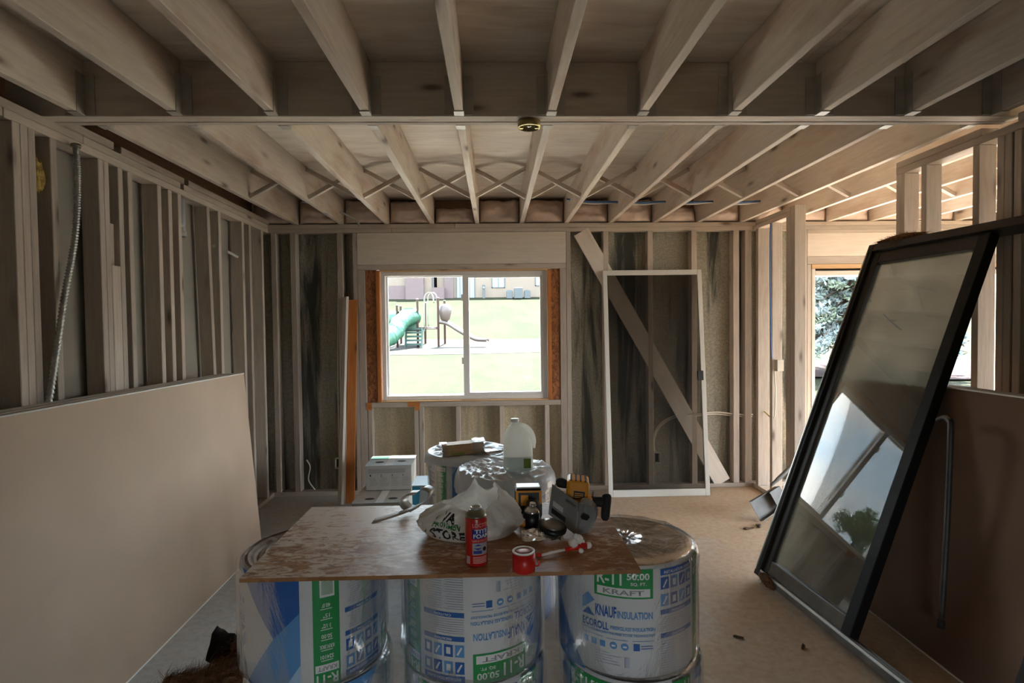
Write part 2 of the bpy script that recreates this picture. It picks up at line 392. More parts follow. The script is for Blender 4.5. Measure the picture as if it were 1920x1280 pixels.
def bprism(bm, poly, z0, z1, mat=None, mi=0):
    """poly in local XY extruded along Z"""
    T = (lambda p: mat @ Vector(p)) if mat is not None else Vector
    a = [bm.verts.new(T((x, y, z0))) for x, y in poly]; b = [bm.verts.new(T((x, y, z1))) for x, y in poly]
    fs = [bm.faces.new(a[::-1]), bm.faces.new(b)]
    for i in range(len(poly)):
        j = (i + 1) % len(poly); fs.append(bm.faces.new((a[i], a[j], b[j], b[i])))
    for f in fs: f.material_index = mi
def blathe(bm, prof, n=24, mat=None, mi=0, cap=True):
    """prof = [(r, z)...] revolved about Z"""
    T = (lambda p: mat @ Vector(p)) if mat is not None else Vector
    rings = []
    for r, z in prof:
        rings.append([bm.verts.new(T((r * math.cos(2 * PI * k / n), r * math.sin(2 * PI * k / n), z))) for k in range(n)])
    for a, b in zip(rings, rings[1:]):
        for k in range(n):
            q = bm.faces.new((a[k], a[(k + 1) % n], b[(k + 1) % n], b[k])); q.material_index = mi; q.smooth = True
    if cap:
        q = bm.faces.new(rings[0][::-1]); q.material_index = mi
        q = bm.faces.new(rings[-1]); q.material_index = mi
def smooth_path(pts, sub=6):
    P = [Vector(p) for p in pts]; out = []
    for i in range(len(P) - 1):
        p0 = P[max(i - 1, 0)]; p1 = P[i]; p2 = P[i + 1]; p3 = P[min(i + 2, len(P) - 1)]
        for k in range(sub):
            t = k / sub
            out.append(0.5 * ((2 * p1) + (-p0 + p2) * t + (2 * p0 - 5 * p1 + 4 * p2 - p3) * t * t + (-p0 + 3 * p1 - 3 * p2 + p3) * t ** 3))
    out.append(P[-1]); return out
def btube(bm, pts, r, n=8, mi=0, cap=True):
    """r: number or list; swept along pts"""
    P = [Vector(p) for p in pts]; rings = []; ref = Vector((0.31, 0.17, 0.93))
    t0 = (P[1] - P[0]).normalized(); u = t0.orthogonal().normalized() if abs(t0.dot(ref)) > 0.95 else t0.cross(ref).normalized()
    for i, p in enumerate(P):
        t = (P[min(i + 1, len(P) - 1)] - P[max(i - 1, 0)]).normalized()
        u = (u - t * u.dot(t)).normalized(); vv = t.cross(u)
        rr = r[i] if isinstance(r, (list, tuple)) else r
        rings.append([bm.verts.new(p + (u * math.cos(2 * PI * k / n) + vv * math.sin(2 * PI * k / n)) * rr) for k in range(n)])
    for a, b in zip(rings, rings[1:]):
        for k in range(n):
            q = bm.faces.new((a[k], a[(k + 1) % n], b[(k + 1) % n], b[k])); q.material_index = mi; q.smooth = True
    if cap:
        bm.faces.new(rings[0][::-1]).material_index = mi; bm.faces.new(rings[-1]).material_index = mi
def tube(name, pts, r, mat, parent=None, n=8, sub=0):
    bm = bmesh.new(); btube(bm, smooth_path(pts, sub) if sub else pts, r, n); return from_bm(name, bm, mat, parent)
def ribbon(bm, pts, width_vec, thick, mi=0):
    """flat strip swept along pts; width_vec(i) gives half width vector"""
    P = [Vector(p) for p in pts]; rows = []
    for i, p in enumerate(P):
        t = (P[min(i + 1, len(P) - 1)] - P[max(i - 1, 0)]).normalized(); wv = Vector(width_vec(i)); nn = t.cross(wv).normalized() * thick * 0.5
        rows.append([bm.verts.new(q) for q in (p - wv - nn, p + wv - nn, p + wv + nn, p - wv + nn)])
    for a, b in zip(rows, rows[1:]):
        for k in range(4):
            q = bm.faces.new((a[k], a[(k + 1) % 4], b[(k + 1) % 4], b[k])); q.material_index = mi; q.smooth = True
    bm.faces.new(rows[0][::-1]); bm.faces.new(rows[-1])
def bevel_box(bm, lo, hi, r, mat=None, mi=0, seg=2):
    t = bmesh.new(); bbox(t, lo, hi); bmesh.ops.bevel(t, geom=list(t.edges), offset=r, segments=seg, affect='EDGES', profile=0.5)
    idx = {}
    for v in t.verts: idx[v] = bm.verts.new(v.co if mat is None else mat @ v.co)
    for f in t.faces:
        q = bm.faces.new([idx[v] for v in f.verts]); q.material_index = mi
    t.free()

LUM = {}
def lumber(name, p0, p1, wd, ht, mat, parent, up=(0, 0, 1)):
    """sawn piece from p0 to p1 (centre line); wd along local Y, ht along local Z (towards up); grain along local X"""
    p0 = Vector(p0); p1 = Vector(p1); d = p1 - p0; L = d.length; x = d.normalized(); z = Vector(up); z = (z - x * z.dot(x)).normalized(); y = z.cross(x)
    key = (round(L, 3), round(wd, 4), round(ht, 4), mat)
    if key not in LUM:
        bm = bmesh.new(); bbox(bm, (-L / 2, -wd / 2, -ht / 2), (L / 2, wd / 2, ht / 2))
        if wd > 0.03 and ht > 0.03 and L > 0.3: bmesh.ops.bevel(bm, geom=list(bm.edges), offset=0.0025, segments=1, affect='EDGES')
        me = bpy.data.meshes.new(name); bm.to_mesh(me); bm.free(); me.materials.append(matl(mat)); LUM[key] = me
    o = bpy.data.objects.new(name, LUM[key]); R = Matrix((x, y, z)).transposed().to_4x4(); R.translation = (p0 + p1) / 2
    link(o); o.matrix_world = R
    if parent is not None: o.parent = parent
    return o
def lb(name, x0, x1, y0, y1, z0, z1, axis, mat, parent):
    cx, cy, cz = (x0 + x1) / 2, (y0 + y1) / 2, (z0 + z1) / 2
    if axis == 'x': return lumber(name, (x0, cy, cz), (x1, cy, cz), y1 - y0, z1 - z0, mat, parent)
    if axis == 'y': return lumber(name, (cx, y0, cz), (cx, y1, cz), x1 - x0, z1 - z0, mat, parent)
    return lumber(name, (cx, cy, z0), (cx, cy, z1), x1 - x0, y1 - y0, mat, parent, up=(0, 1, 0))
def box_obj(name, lo, hi, mat, parent=None, bev=0.0):
    bm = bmesh.new()
    c = [(a + b) / 2 for a, b in zip(lo, hi)]
    l2 = [a - q for a, q in zip(lo, c)]; h2 = [b - q for b, q in zip(hi, c)]
    if bev: bevel_box(bm, l2, h2, bev)
    else: bbox(bm, l2, h2)
    return from_bm(name, bm, mat, parent, loc=c)

TXT = {}
def text_geo(s, bold=0.02):
    if (s, bold) not in TXT:
        cu = bpy.data.curves.new('t', 'FONT'); cu.body = s; cu.size = 1.0; cu.resolution_u = 2; cu.offset = bold
        o = bpy.data.objects.new('t', cu); COL.objects.link(o)
        dg = bpy.context.evaluated_depsgraph_get(); e = o.evaluated_get(dg); me = e.to_mesh()
        vs = [(v.co.x, v.co.y) for v in me.vertices]; fs = [tuple(p.vertices) for p in me.polygons]; e.to_mesh_clear()
        bpy.data.objects.remove(o); bpy.data.curves.remove(cu)
        xs = [p[0] for p in vs] or [0]; ys = [p[1] for p in vs] or [0]
        TXT[(s, bold)] = (vs, fs, min(xs), max(xs), min(ys), max(ys))
    return TXT[(s, bold)]
class Flat:
    """flat print laid out in (u, v), with a level for each layer, mapped onto a surface afterwards"""
    def __init__(s): s.bm = bmesh.new(); s.lv = s.bm.verts.layers.float.new('lv'); s.tx = []
    def poly(s, pts, mi, lv=1):
        vs = []
        for p in pts:
            v = s.bm.verts.new((p[0], p[1], 0)); v[s.lv] = lv; vs.append(v)
        f = s.bm.faces.new(vs); f.material_index = mi
    def rect(s, u0, v0, u1, v1, mi, lv=1): s.poly([(u0, v0), (u1, v0), (u1, v1), (u0, v1)], mi, lv)
    def text(s, t, u0, v0, u1, v1, mi, lv=3): s.tx.append((t, u0, v0, u1, v1, mi, lv))
    def build(s, name, mats, fn, parent, step=0.03, eps=0.0006, smooth=True, dv=None, bold=0.02):
        us = [v.co.x for v in s.bm.verts]
        if us and step:
            u = math.floor(min(us) / step) * step
            while u < max(us):
                bmesh.ops.bisect_plane(s.bm, geom=list(s.bm.verts) + list(s.bm.edges) + list(s.bm.faces), plane_co=(u, 0, 0), plane_no=(1, 0, 0)); u += step
        if dv:
            ys = [v.co.y for v in s.bm.verts]; u = math.floor(min(ys) / dv) * dv
            while u < max(ys):
                bmesh.ops.bisect_plane(s.bm, geom=list(s.bm.verts) + list(s.bm.edges) + list(s.bm.faces), plane_co=(0, u, 0), plane_no=(0, 1, 0)); u += dv
        for t, u0, v0, u1, v1, mi, lv in s.tx:
            vs, fs, xa, xb, ya, yb = text_geo(t, bold)
            if not vs: continue
            nv = []
            for x, y in vs:
                q = s.bm.verts.new((u0 + (x - xa) / (xb - xa) * (u1 - u0), v0 + (y - ya) / max(yb - ya, 1e-6) * (v1 - v0), 0)); q[s.lv] = lv; nv.append(q)
            for f in fs:
                try: q = s.bm.faces.new([nv[k] for k in f]); q.material_index = mi
                except ValueError: pass
        for v in s.bm.verts: v.co = fn(v.co.x, v.co.y, v[s.lv] * eps)
        return from_bm(name, s.bm, mats, parent, smooth)
def copy_tree(o, parent=None):
    c = o.copy(); COL.objects.link(c); c.parent = parent
    for ch in list(o.children):
        k = copy_tree(ch, c); k.matrix_parent_inverse = ch.matrix_parent_inverse.copy()
    return c
def fbm(p, s, o=4): return noise.fractal(Vector(p) * s, 1.0, 2.0, o)
def ridged(p, s): return 1 - 2 * abs(noise.noise(Vector(p) * s))

# ================================================================== THE ROOM
JB, JT = 2.456, 2.690       # underside and top of the joists
SP = 0.4064
XE = 6.0                    # far side of the adjoining room
def xl(y): return -2.02 + (5.08 - y) * 0.027
def xr(y): return 2.39 - (5.08 - y) * 0.006

fl = struct(box_obj('floor', (-2.3, REAR, -0.15), (XE, D + 0.14, 0.0), 'concrete_floor'))

# ---- ceiling: subfloor sheets, joists with hangers, triple-ply beam, bridging, rim
ceil = struct(empty('ceiling', (0, 0, JB)))
def cp(o):
    o.parent = ceil; o.matrix_parent_inverse = Matrix.Translation((0, 0, -JB)); return o
def clb(*a): return cp(lb(*a, None))
k = 0
for xa in (-2.3, -1.0, 1.4, 3.8):
    xb = {-2.3: -1.0, -1.0: 1.4, 1.4: 3.8, 3.8: XE}[xa]
    ya = REAR
    for yb in (-0.9, 0.32, 1.54, 2.76, 3.98, D + 0.13):
        clb('subfloor_panel', xa, xb - 0.003, ya, yb - 0.003, JT + 0.001, JT + 0.019, 'x', 'primed_plywood'); ya = yb
cp(box_obj('light_seal_slab', (-2.4, REAR - 0.06, JT + 0.021), (XE + 0.05, D + 0.136, JT + 0.12), 'wall_paint_back'))  # unseen slab added to stop sky light leaking through the panel seams
B0, B1 = 2.497, 2.609
for kk in range(3):
    y0 = B0 + kk * 0.0373
    clb('beam_ply', -2.1, 2.44, y0, y0 + 0.0365, JB - 0.004 + (0.002 if kk == 1 else 0), JT, 'x', 'primed_wood')
def hanger(j, x0, y_end, sgn):
    bm = bmesh.new(); t = 0.0025; y0, y1 = (y_end - 0.05, y_end) if sgn < 0 else (y_end, y_end + 0.05)
    bbox(bm, (x0 - t, y0, JB - 0.004), (x0 + 0.038 + t, y1, JB - 0.0005))
    for xs in (x0 - t - 0.0005, x0 + 0.0385): bbox(bm, (xs, y0, JB), (xs + t, y1, JB + 0.17))
    for xs in (x0 - 0.045, x0 + 0.041): bbox(bm, (xs, y_end - 0.003 if sgn < 0 else y_end, JB), (xs + 0.042, y_end if sgn < 0 else y_end + 0.003, JB + 0.17))
    h = from_bm('joist_hanger', bm, 'galv_painted'); h.parent = j; h.matrix_parent_inverse = j.matrix_world.inverted(); return h
plain('galv_painted', (0.50, 0.46, 0.40), 0.5, 0.2, var=0.15)
near_off = {-4: -0.012, -3: -0.004, 0: 0.0, 3: 0.004, 4: -0.005, 5: 0.0}
for i in range(-4, 7):
    x0 = -0.1635 + i * SP + near_off.get(i, 0)
    j = clb('joist', x0, x0 + 0.038, REAR, B0 - 0.006, JB, JT, 'y', 'primed_wood'); hanger(j, x0, B0 - 0.0035, -1)
far_off = {-4: 0.0, -3: 0.0}
fx = []
for i in range(-4, 7):
    x0 = -0.1659 + i * SP + far_off.get(i, 0); fx.append(x0)
    j = clb('joist', x0, x0 + 0.038, B1 + 0.006, D + 0.085, JB, JT, 'y', 'primed_wood'); hanger(j, x0, B1 + 0.0035, 1)
for i in range(7, 15):
    x0 = -0.1659 + i * SP; fx.append(x0)
    clb('joist', x0, x0 + 0.038, REAR, D + 0.085, JB, JT, 'y', 'primed_wood')
clb('rim_board', -2.3, XE, D + 0.095, D + 0.133, JB, JT, 'x', 'rim_wood')
clb('rim_board', -2.235, -2.197, REAR, D + 0.09, JB, JT, 'y', 'rim_wood')
clb('rim_board', XE - 0.04, XE, REAR, D + 0.09, JB, JT, 'y', 'rim_wood')
clb('nailer_strip', 1.915, 1.95, REAR, 2.48, JB + 0.115, JB + 0.150, 'y', 'primed_stud')
# bridging: two crossing struts in each bay
for n_, (a, b) in enumerate(zip(fx, fx[1:])):
    L, R = a + 0.04, b - 0.002
    yb = 4.10
    f = -1 if n_ % 2 else 1
    for q, (za, zb) in enumerate(((JB + 0.018, JT - 0.02), (JT - 0.02, JB + 0.018))):
        yy = yb + 0.036 * (q if f > 0 else 1 - q)
        cp(lumber('bridging_strut', (L, yy, za), (R, yy, zb), 0.034, 0.028, 'primed_wood', None))
# kraft-faced batts tucked behind the joist ends
def batt(x0, x1, z0, z1, seed, slump):
    bm = bmesh.new(); nx, nz = 24, 14; rows = []
    for a in range(nx + 1):
        col = []
        for b in range(nz + 1):
            u, v = a / nx, b / nz
            e = (1 - (2 * u - 1) ** 4) * max(0.0, 1 - (2 * v - 1) ** 2) ** 0.5
            p = Vector((x0 + u * (x1 - x0), 0, z0 + v * (z1 - z0) * (1 + 0.10 * fbm((u * 2 + seed, 0, seed), 1.3))))
            wr = 0.030 * fbm((p.x * 2 + seed, seed, p.z * 6), 3.0) - 0.016 * max(0, ridged((p.x + seed, 0, p.z * 1.5), 7.0))
            col.append(bm.verts.new((p.x, 5.115 - 0.075 * e + wr * e + slump * v * v * 0.05, p.z)))
        rows.append(col)
    back = []
    for a in range(nx):
        for b in range(nz):
            bm.faces.new((rows[a][b], rows[a + 1][b], rows[a + 1][b + 1], rows[a][b + 1]))
    o = from_bm('insulation_batt', bm, 'batt_kraft', None, True); so = o.modifiers.new('thick', 'SOLIDIFY'); so.thickness = 0.012; so.offset = -1
    cp(o)
for n_, (a, b) in enumerate(zip([fx[0] - SP] + fx, fx)):
    torn = n_ in (4, 9)
    batt(a + 0.042, b - 0.004, JB + 0.006, JB + (0.150 if torn else 0.205 + 0.02 * random.random()), n_ * 3.7, 1.0 if torn else 0.2)

# ---- window wall: studs, plates, header, sill, cripples, let-in brace, stained sheathing panels
wb = struct(empty('wall_back', (0, D, 0)))
def wp(o): o.parent = wb; o.matrix_parent_inverse = Matrix.Translation((0, -D, 0)); return o
def wl(*a): return wp(lb(*a, None))
Y0, Y1 = D, D + 0.089
wl('top_plate', -2.1, -0.35, Y0, Y1, 2.418, JB, 'x', 'primed_stud'); wl('top_plate', -0.348, XE, Y0, Y1, 2.418, JB, 'x', 'primed_stud')
wl('top_plate', -2.1, -0.92, Y0 + 0.001, Y1, 2.380, 2.417, 'x', 'primed_stud'); wl('top_plate', -0.918, 2.39, Y0 + 0.001, Y1, 2.380, 2.417, 'x', 'primed_stud'); wl('top_plate', 2.392, XE, Y0, Y1, 2.380, 2.417, 'x', 'primed_stud')
wl('bottom_plate', -2.1, 2.93, Y0, Y1, 0.0, 0.038, 'x', 'primed_stud'); wl('bottom_plate', 4.86, XE, Y0, Y1, 0.0, 0.038, 'x', 'primed_stud')
ZB, ZT = 0.039, 2.379
for x0, wd in ((-2.0, 0.045), (-1.83, 0.05), (-1.412, 0.048), (-1.273, 0.038), (0.66, 0.04), (1.0, 0.048), (1.41, 0.048), (1.815, 0.05), (2.205, 0.055), (2.315, 0.06), (2.48, 0.05), (2.86, 0.038), (5.2, 0.038), (5.6, 0.038)):
    wl('stud', x0, x0 + wd, Y0, Y1, ZB, ZT, 'z', 'primed_stud')
wl('header', -1.233, 0.658, Y0 - 0.001, Y1, 2.092, 2.378, 'x', 'header_wood')
wl('header_shim', -1.233, 0.658, Y0, Y1, 2.045, 2.090, 'x', 'primed_stud')
wl('jack_stud', -1.233, -1.168, Y0, Y1, ZB, 2.044, 'z', 'primed_stud'); wl('jack_stud', 0.600, 0.658, Y0, Y1, ZB, 2.044, 'z', 'primed_stud')
wl('rough_sill', -1.165, 0.598, Y0 - 0.002, Y1, 0.796, 0.842, 'x', 'primed_stud')
for x0 in (-1.163, -0.745, -0.700, -0.365, 0.035, 0.451):
    wl('cripple_stud', x0, x0 + 0.040, Y0, Y1, ZB, 0.795, 'z', 'primed_stud')
for x0, x1 in ((-1.166, -1.070), (0.518, 0.598)):
    wp(box_obj('jamb_panel', (x0, Y0 + 0.012, 0.843), (x1, Y0 + 0.030, 2.043), 'orange_osb'))
for x0, x1 in ((-1.070, -1.036), (0.486, 0.518)):
    wl('window_stop', x0, x1, Y0 - 0.004, Y0 + 0.045, 0.843, 2.030, 'z', 'orange_wood')
wl('jamb_head', -1.036, 0.486, Y0 + 0.002, Y0 + 0.085, 2.031, 2.044, 'x', 'raw_pine')
wl('jamb_sill', -1.036, 0.486, Y0 + 0.002, Y0 + 0.085, 0.843, 0.853, 'x', 'raw_pine')
for x0, x1, z0, z1 in ((-1.175, -1.125, 0.775, 0.842), (-0.80, -0.69, 0.800, 0.842), (-0.735, -0.695, 0.765, 0.80)):
    wp(box_obj('bare_patch', (x0, Y0 - 0.004, z0), (x1, Y0 - 0.0021, z1), 'orange_wood'))
# diagonal let-in brace
for (xa, za), (xb, zb) in ((((0.80), 2.375), (2.105, 0.045)),):
    wp(lumber('diagonal_brace', (xa, Y0 + 0.010, za), (xb, Y0 + 0.010, zb), 0.019, 0.150, 'header_wood', None, up=(1, 0, 0.55)))
# sheathing behind the studs, one panel to a bay
SY0, SY1 = D + 0.091, D + 0.104
edges = [-2.15, -1.805, -1.39, -1.235]
for a, b in zip(edges, edges[1:]): wp(box_obj('sheathing_panel', (a + 0.002, SY0, 0.0), (b - 0.002, SY1, JB), 'sheathing'))
edges = [0.66, 1.02, 1.43, 1.84, 2.23, 2.5, 2.95]
for a, b in zip(edges, edges[1:]): wp(box_obj('sheathing_panel', (a + 0.002, SY0, 0.0), (b - 0.002, SY1, JB), 'sheathing'))
edges = [-1.235, -0.72, -0.345, 0.055, 0.66]
for a, b in zip(edges, edges[1:]): wp(box_obj('sheathing_panel', (a + 0.002, SY0, 0.0), (b - 0.002, SY1, 0.84), 'sheathing_tan'))
wp(box_obj('sheathing_panel', (-1.235, SY0, 2.05), (0.66, SY1, JB), 'sheathing'))
wp(box_obj('sheathing_panel', (2.95, SY0, 2.06), (4.86, SY1, JB), 'sheathing')); wp(box_obj('sheathing_panel', (4.86, SY0, 0), (XE, SY1, JB), 'sheathing'))
# outer cladding and eave (they shade the window from the high sun)
for x0, x1, z0, z1 in ((-2.4, -1.05, -0.15, 2.75), (0.50, 2.97, -0.15, 2.75), (4.82, XE + 0.1, -0.15, 2.75), (-1.05, 0.50, -0.15, 0.85), (-1.05, 0.50, 2.04, 2.75), (2.97, 4.82, 2.0, 2.75)):
    wp(box_obj('cladding', (x0, D + 0.106, z0), (x1, D + 0.135, z1), 'house_siding'))
# unseen eave along the outside, its depth set to keep sun off the cartons
struct(box_obj('added_eave', (-2.9, D + 0.136, 2.66), (XE + 0.5, D + 0.95, 2.80), 'wall_paint_back'))
# adjoining-room doorway: king, header, jamb, trim
wl('jack_stud', 2.90, 2.938, Y0, Y1, ZB, 2.06, 'z', 'primed_stud'); wl('jack_stud', 4.83, 4.868, Y0, Y1, ZB, 2.06, 'z', 'primed_stud'); wl('stud', 4.87, 4.908, Y0, Y1, ZB, ZT, 'z', 'primed_stud')
wl('header', 2.90, 4.868, Y0 - 0.001, Y1, 2.135, 2.350, 'x', 'header_wood'); wl('header_shim', 2.90, 4.868, Y0, Y1, 2.062, 2.133, 'x', 'primed_stud'); wl('header_shim', 2.90, 4.868, Y0, Y1, 2.351, 2.379, 'x', 'primed_stud')

# window_1: white vinyl slider
W0, W1, WZ0, WZ1 = -1.034, 0.485, 0.854, 2.030
win = struct(empty('window_1', (-0.27, D + 0.05, WZ0)))
def xp(o): o.parent = win; o.matrix_parent_inverse = Matrix.Translation((0.27, -D - 0.05, -WZ0)); return o
fw_ = 0.040
for lo, hi in (((W0, D + 0.035, WZ0), (W0 + fw_, D + 0.115, WZ1)), ((W1 - fw_, D + 0.035, WZ0), (W1, D + 0.115, WZ1)), ((W0 + fw_, D + 0.035, WZ1 - fw_), (W1 - fw_, D + 0.115, WZ1)), ((W0 + fw_, D + 0.035, WZ0), (W1 - fw_, D + 0.115, WZ0 + fw_))):
    xp(box_obj('window_frame', lo, hi, 'vinyl_white', bev=0.004))
def sash(x0, x1, y0, z0, z1, wl_, wr_, wt, wbm, name):
    bm = bmesh.new()
    for lo, hi in (((x0, y0, z0), (x0 + wl_, y0 + 0.03, z1)), ((x1 - wr_, y0, z0), (x1, y0 + 0.03, z1)), ((x0 + wl_, y0, z1 - wt), (x1 - wr_, y0 + 0.03, z1)), ((x0 + wl_, y0, z0), (x1 - wr_, y0 + 0.03, z0 + wbm))): bevel_box(bm, lo, hi, 0.003)
    s_ = xp(from_bm('window_sash', bm, 'vinyl_white'))
    g = box_obj('pane', (x0 + wl_ - 0.004, y0 + 0.012, z0 + wbm - 0.004), (x1 - wr_ + 0.004, y0 + 0.016, z1 - wt + 0.004), 'window_glass'); g.parent = s_
sash(W0 + fw_ - 0.004, -0.235, D + 0.078, WZ0 + fw_ - 0.005, WZ1 - fw_ + 0.004, 0.020, 0.05, 0.012, 0.012, 'a')
sash(-0.290, W1 - fw_ + 0.004, D + 0.045, WZ0 + fw_ - 0.005, WZ1 - fw_ + 0.004, 0.055, 0.028, 0.024, 0.028, 'b')
for zz in (1.18, 1.76): xp(box_obj('latch', (-0.305, D + 0.040, zz), (-0.290, D + 0.055, zz + 0.06), 'vinyl_white', bev=0.003))

# door_1: bare patio-door opening of the adjoining room
door = struct(empty('door_1', (3.88, D + 0.05, 0)))
def dp(o): o.parent = door; o.matrix_parent_inverse = Matrix.Translation((-3.88, -D - 0.05, 0)); return o
dp(lb('door_jamb', 2.940, 2.972, Y0 - 0.005, Y1 + 0.045, 0.0, 2.02, 'z', 'white_board', None)); dp(lb('door_jamb', 4.80, 4.828, Y0 - 0.005, Y1 + 0.045, 0.0, 2.02, 'z', 'white_board', None))
dp(lb('door_head', 2.973, 4.799, Y0 - 0.005, Y1 + 0.045, 1.955, 2.0, 'x', 'white_board', None)); dp(lb('door_casing', 2.94, 4.828, Y0 - 0.006, Y0 + 0.01, 2.021, 2.060, 'x', 'raw_pine', None))
dp(lb('threshold', 2.94, 4.828, Y0 + 0.03, Y1 + 0.05, 0.001, 0.045, 'x', 'white_board', None))

# ---- left wall
wlft = struct(empty('wall_left', (-2.0, 2, 0)))
def lp(o): o.parent = wlft; o.matrix_parent_inverse = Matrix.Translation((2.0, -2, 0)); return o
def lstud(y0, t=0.038, z0=ZB, z1=ZT, name='stud', inset=0.0, tilt=0.0):
    x = xl(y0) - 0.0445 - inset
    return lp(lumber(name, (x, y0 + t / 2 + tilt, z0), (x, y0 + t / 2, z1), 0.089, t, 'primed_stud', None, up=(0, 1, 0)))
for y0 in (-1.2, -0.8, -0.4, 0.0, 0.4, 0.8, 1.2, 1.62, 2.0, 2.341, 2.381, 2.421, 2.542, 2.852, 2.892, 3.004, 3.085, 3.362, 3.476, 3.585, 4.125, 4.525, 4.665, 4.925): lstud(y0)
lstud(2.934, 0.066, ZB, 1.86, 'short_stud'); lstud(2.934, 0.066, 1.865, 2.08, 'block', inset=0.03)
lstud(3.955, tilt=0.085)
def lplate(y0, y1, z0, z1, dx=0.0, name='top_plate', wd=0.089, mat='primed_stud'):
    return lp(lumber(name, (xl(y0) - wd / 2 + dx, y0, (z0 + z1) / 2), (xl(y1) - wd / 2 + dx, y1, (z0 + z1) / 2), wd, z1 - z0, mat, None))
lplate(REAR, 2.30, 2.380, 2.417); lplate(2.304, D - 0.002, 2.380, 2.417); lplate(REAR, 2.75, 2.418, JB - 0.001); lplate(2.753, 3.62, 2.418, JB - 0.001); lplate(3.66, D - 0.002, 2.418, JB - 0.001)
lplate(2.615, 2.96, JB, JB + 0.037, 0.012, 'nailer'); lplate(3.03, 3.66, JB, JB + 0.037, 0.004, 'nailer'); lplate(3.70, D - 0.003, JB, JB + 0.037, 0.010, 'nailer')
lplate(REAR, D - 0.002, 0.0, 0.038, 0, 'bottom_plate')
ye = [REAR, -0.5, 0.72, 1.94, 3.16, 4.30, D + 0.09]
for a, b in zip(ye, ye[1:]):
    o = lp(box_obj('backing_panel', (-0.006, -(b - a) / 2 + 0.002, 0), (0.006, (b - a) / 2 - 0.002, JB), 'wall_paint_back'))
    o.location = (xl((a + b) / 2) - 0.118, (a + b) / 2, JB / 2); o.rotation_euler = (0, 0, math.atan(0.027))
# outer skin of that wall
lp(box_obj('party_wall_panel', (-2.30, REAR, 0), (-2.26, D + 0.1, JB), 'wall_paint_back'))

# ---- right partition, two runs with an open gap between
wr_ = struct(empty('wall_right', (2.36, 3, 0)))
def rp(o): o.parent = wr_; o.matrix_parent_inverse = Matrix.Translation((-2.36, -3, 0)); return o
def rstud(y0, t=0.038, z0=ZB, z1=ZT, name='stud', wd=0.089, dx=0.0):
    x = xr(y0) + wd / 2 + dx
    return rp(lumber(name, (x, y0 + t / 2, z0), (x, y0 + t / 2, z1), wd, t, 'primed_stud', None, up=(0, 1, 0)))
def rplate(y0, y1, z0, z1, name='top_plate', dx=0):
    return rp(lumber(name, (xr(y0) + 0.0445 + dx, y0, (z0 + z1) / 2), (xr(y1) + 0.0445 + dx, y1, (z0 + z1) / 2), 0.089, z1 - z0, 'primed_stud', None))
rstud(4.985, 0.045, wd=0.105); rstud(4.725, 0.040)
rstud(4.360, 0.066, z1=JB - 0.001, name='post_ply'); rstud(4.428, 0.066, z1=ZT, name='post_ply')
rplate(4.428, D - 0.003, 2.380, 2.417); rplate(4.428, D - 0.05, 2.418, JB - 0.001); rplate(4.360, D - 0.003, 0.0, 0.038, 'bottom_plate')
for y0, t in ((3.172, 0.066), (3.006, 0.038), (2.670, 0.038), (2.535, 0.038), (2.495, 0.038), (2.448, 0.038), (2.26, 0.038), (1.9, 0.038), (1.5, 0.038), (1.1, 0.038), (0.7, 0.038), (0.3, 0.038), (-0.1, 0.038), (-0.5, 0.038), (-0.9, 0.038), (-1.3, 0.038)): rstud(y0, t)
rplate(REAR, 3.240, 2.380, 2.417); rplate(2.66, 3.240, 2.418, JB - 0.001); rplate(REAR, 2.47, 2.418, JB - 0.001); rplate(REAR, 3.240, 0.0, 0.038, 'bottom_plate')
ye = [REAR, -0.48, 0.74, 1.96, 2.53]
for a, b in zip(ye, ye[1:]):
    o = rp(box_obj('backing_panel', (-0.006, -(b - a) / 2 + 0.002, 0), (0.006, (b - a) / 2 - 0.002, 2.38), 'wall_paint_back'))
    o.location = (xr((a + b) / 2) + 0.098, (a + b) / 2, 1.19); o.rotation_euler = (0, 0, math.atan(-0.006))
# rear wall behind the camera, with a low opening added to light the roll fronts
wre = struct(empty('wall_rear', (2, REAR, 0)))
for x0, x1, z0, z1 in ((-2.3, 0.0, 0, JT), (0.8, XE, 0, JT), (0.002, 0.798, 0, 0.45), (0.002, 0.798, 1.20, JT)):
    o = box_obj('wall_panel', (x0, REAR - 0.05, z0), (x1, REAR - 0.001, z1), 'wall_paint_back'); o.parent = wre; o.matrix_parent_inverse = Matrix.Translation((-2, -REAR, 0))
# adjoining room's far wall, its wide unseen opening added to let in daylight
wfa = struct(empty('wall_far', (XE, 2, 0)))
for y0, y1, z0, z1 in ((4.8, D + 0.09, 0, JB), (REAR, -1.2, 0, JB), (-1.2, 4.8, 2.36, JB)):
    o = box_obj('wall_panel', (XE - 0.02, y0, z0), (XE, y1, z1), 'wall_paint_back'); o.parent = wfa; o.matrix_parent_inverse = Matrix.Translation((-XE, -2, 0))

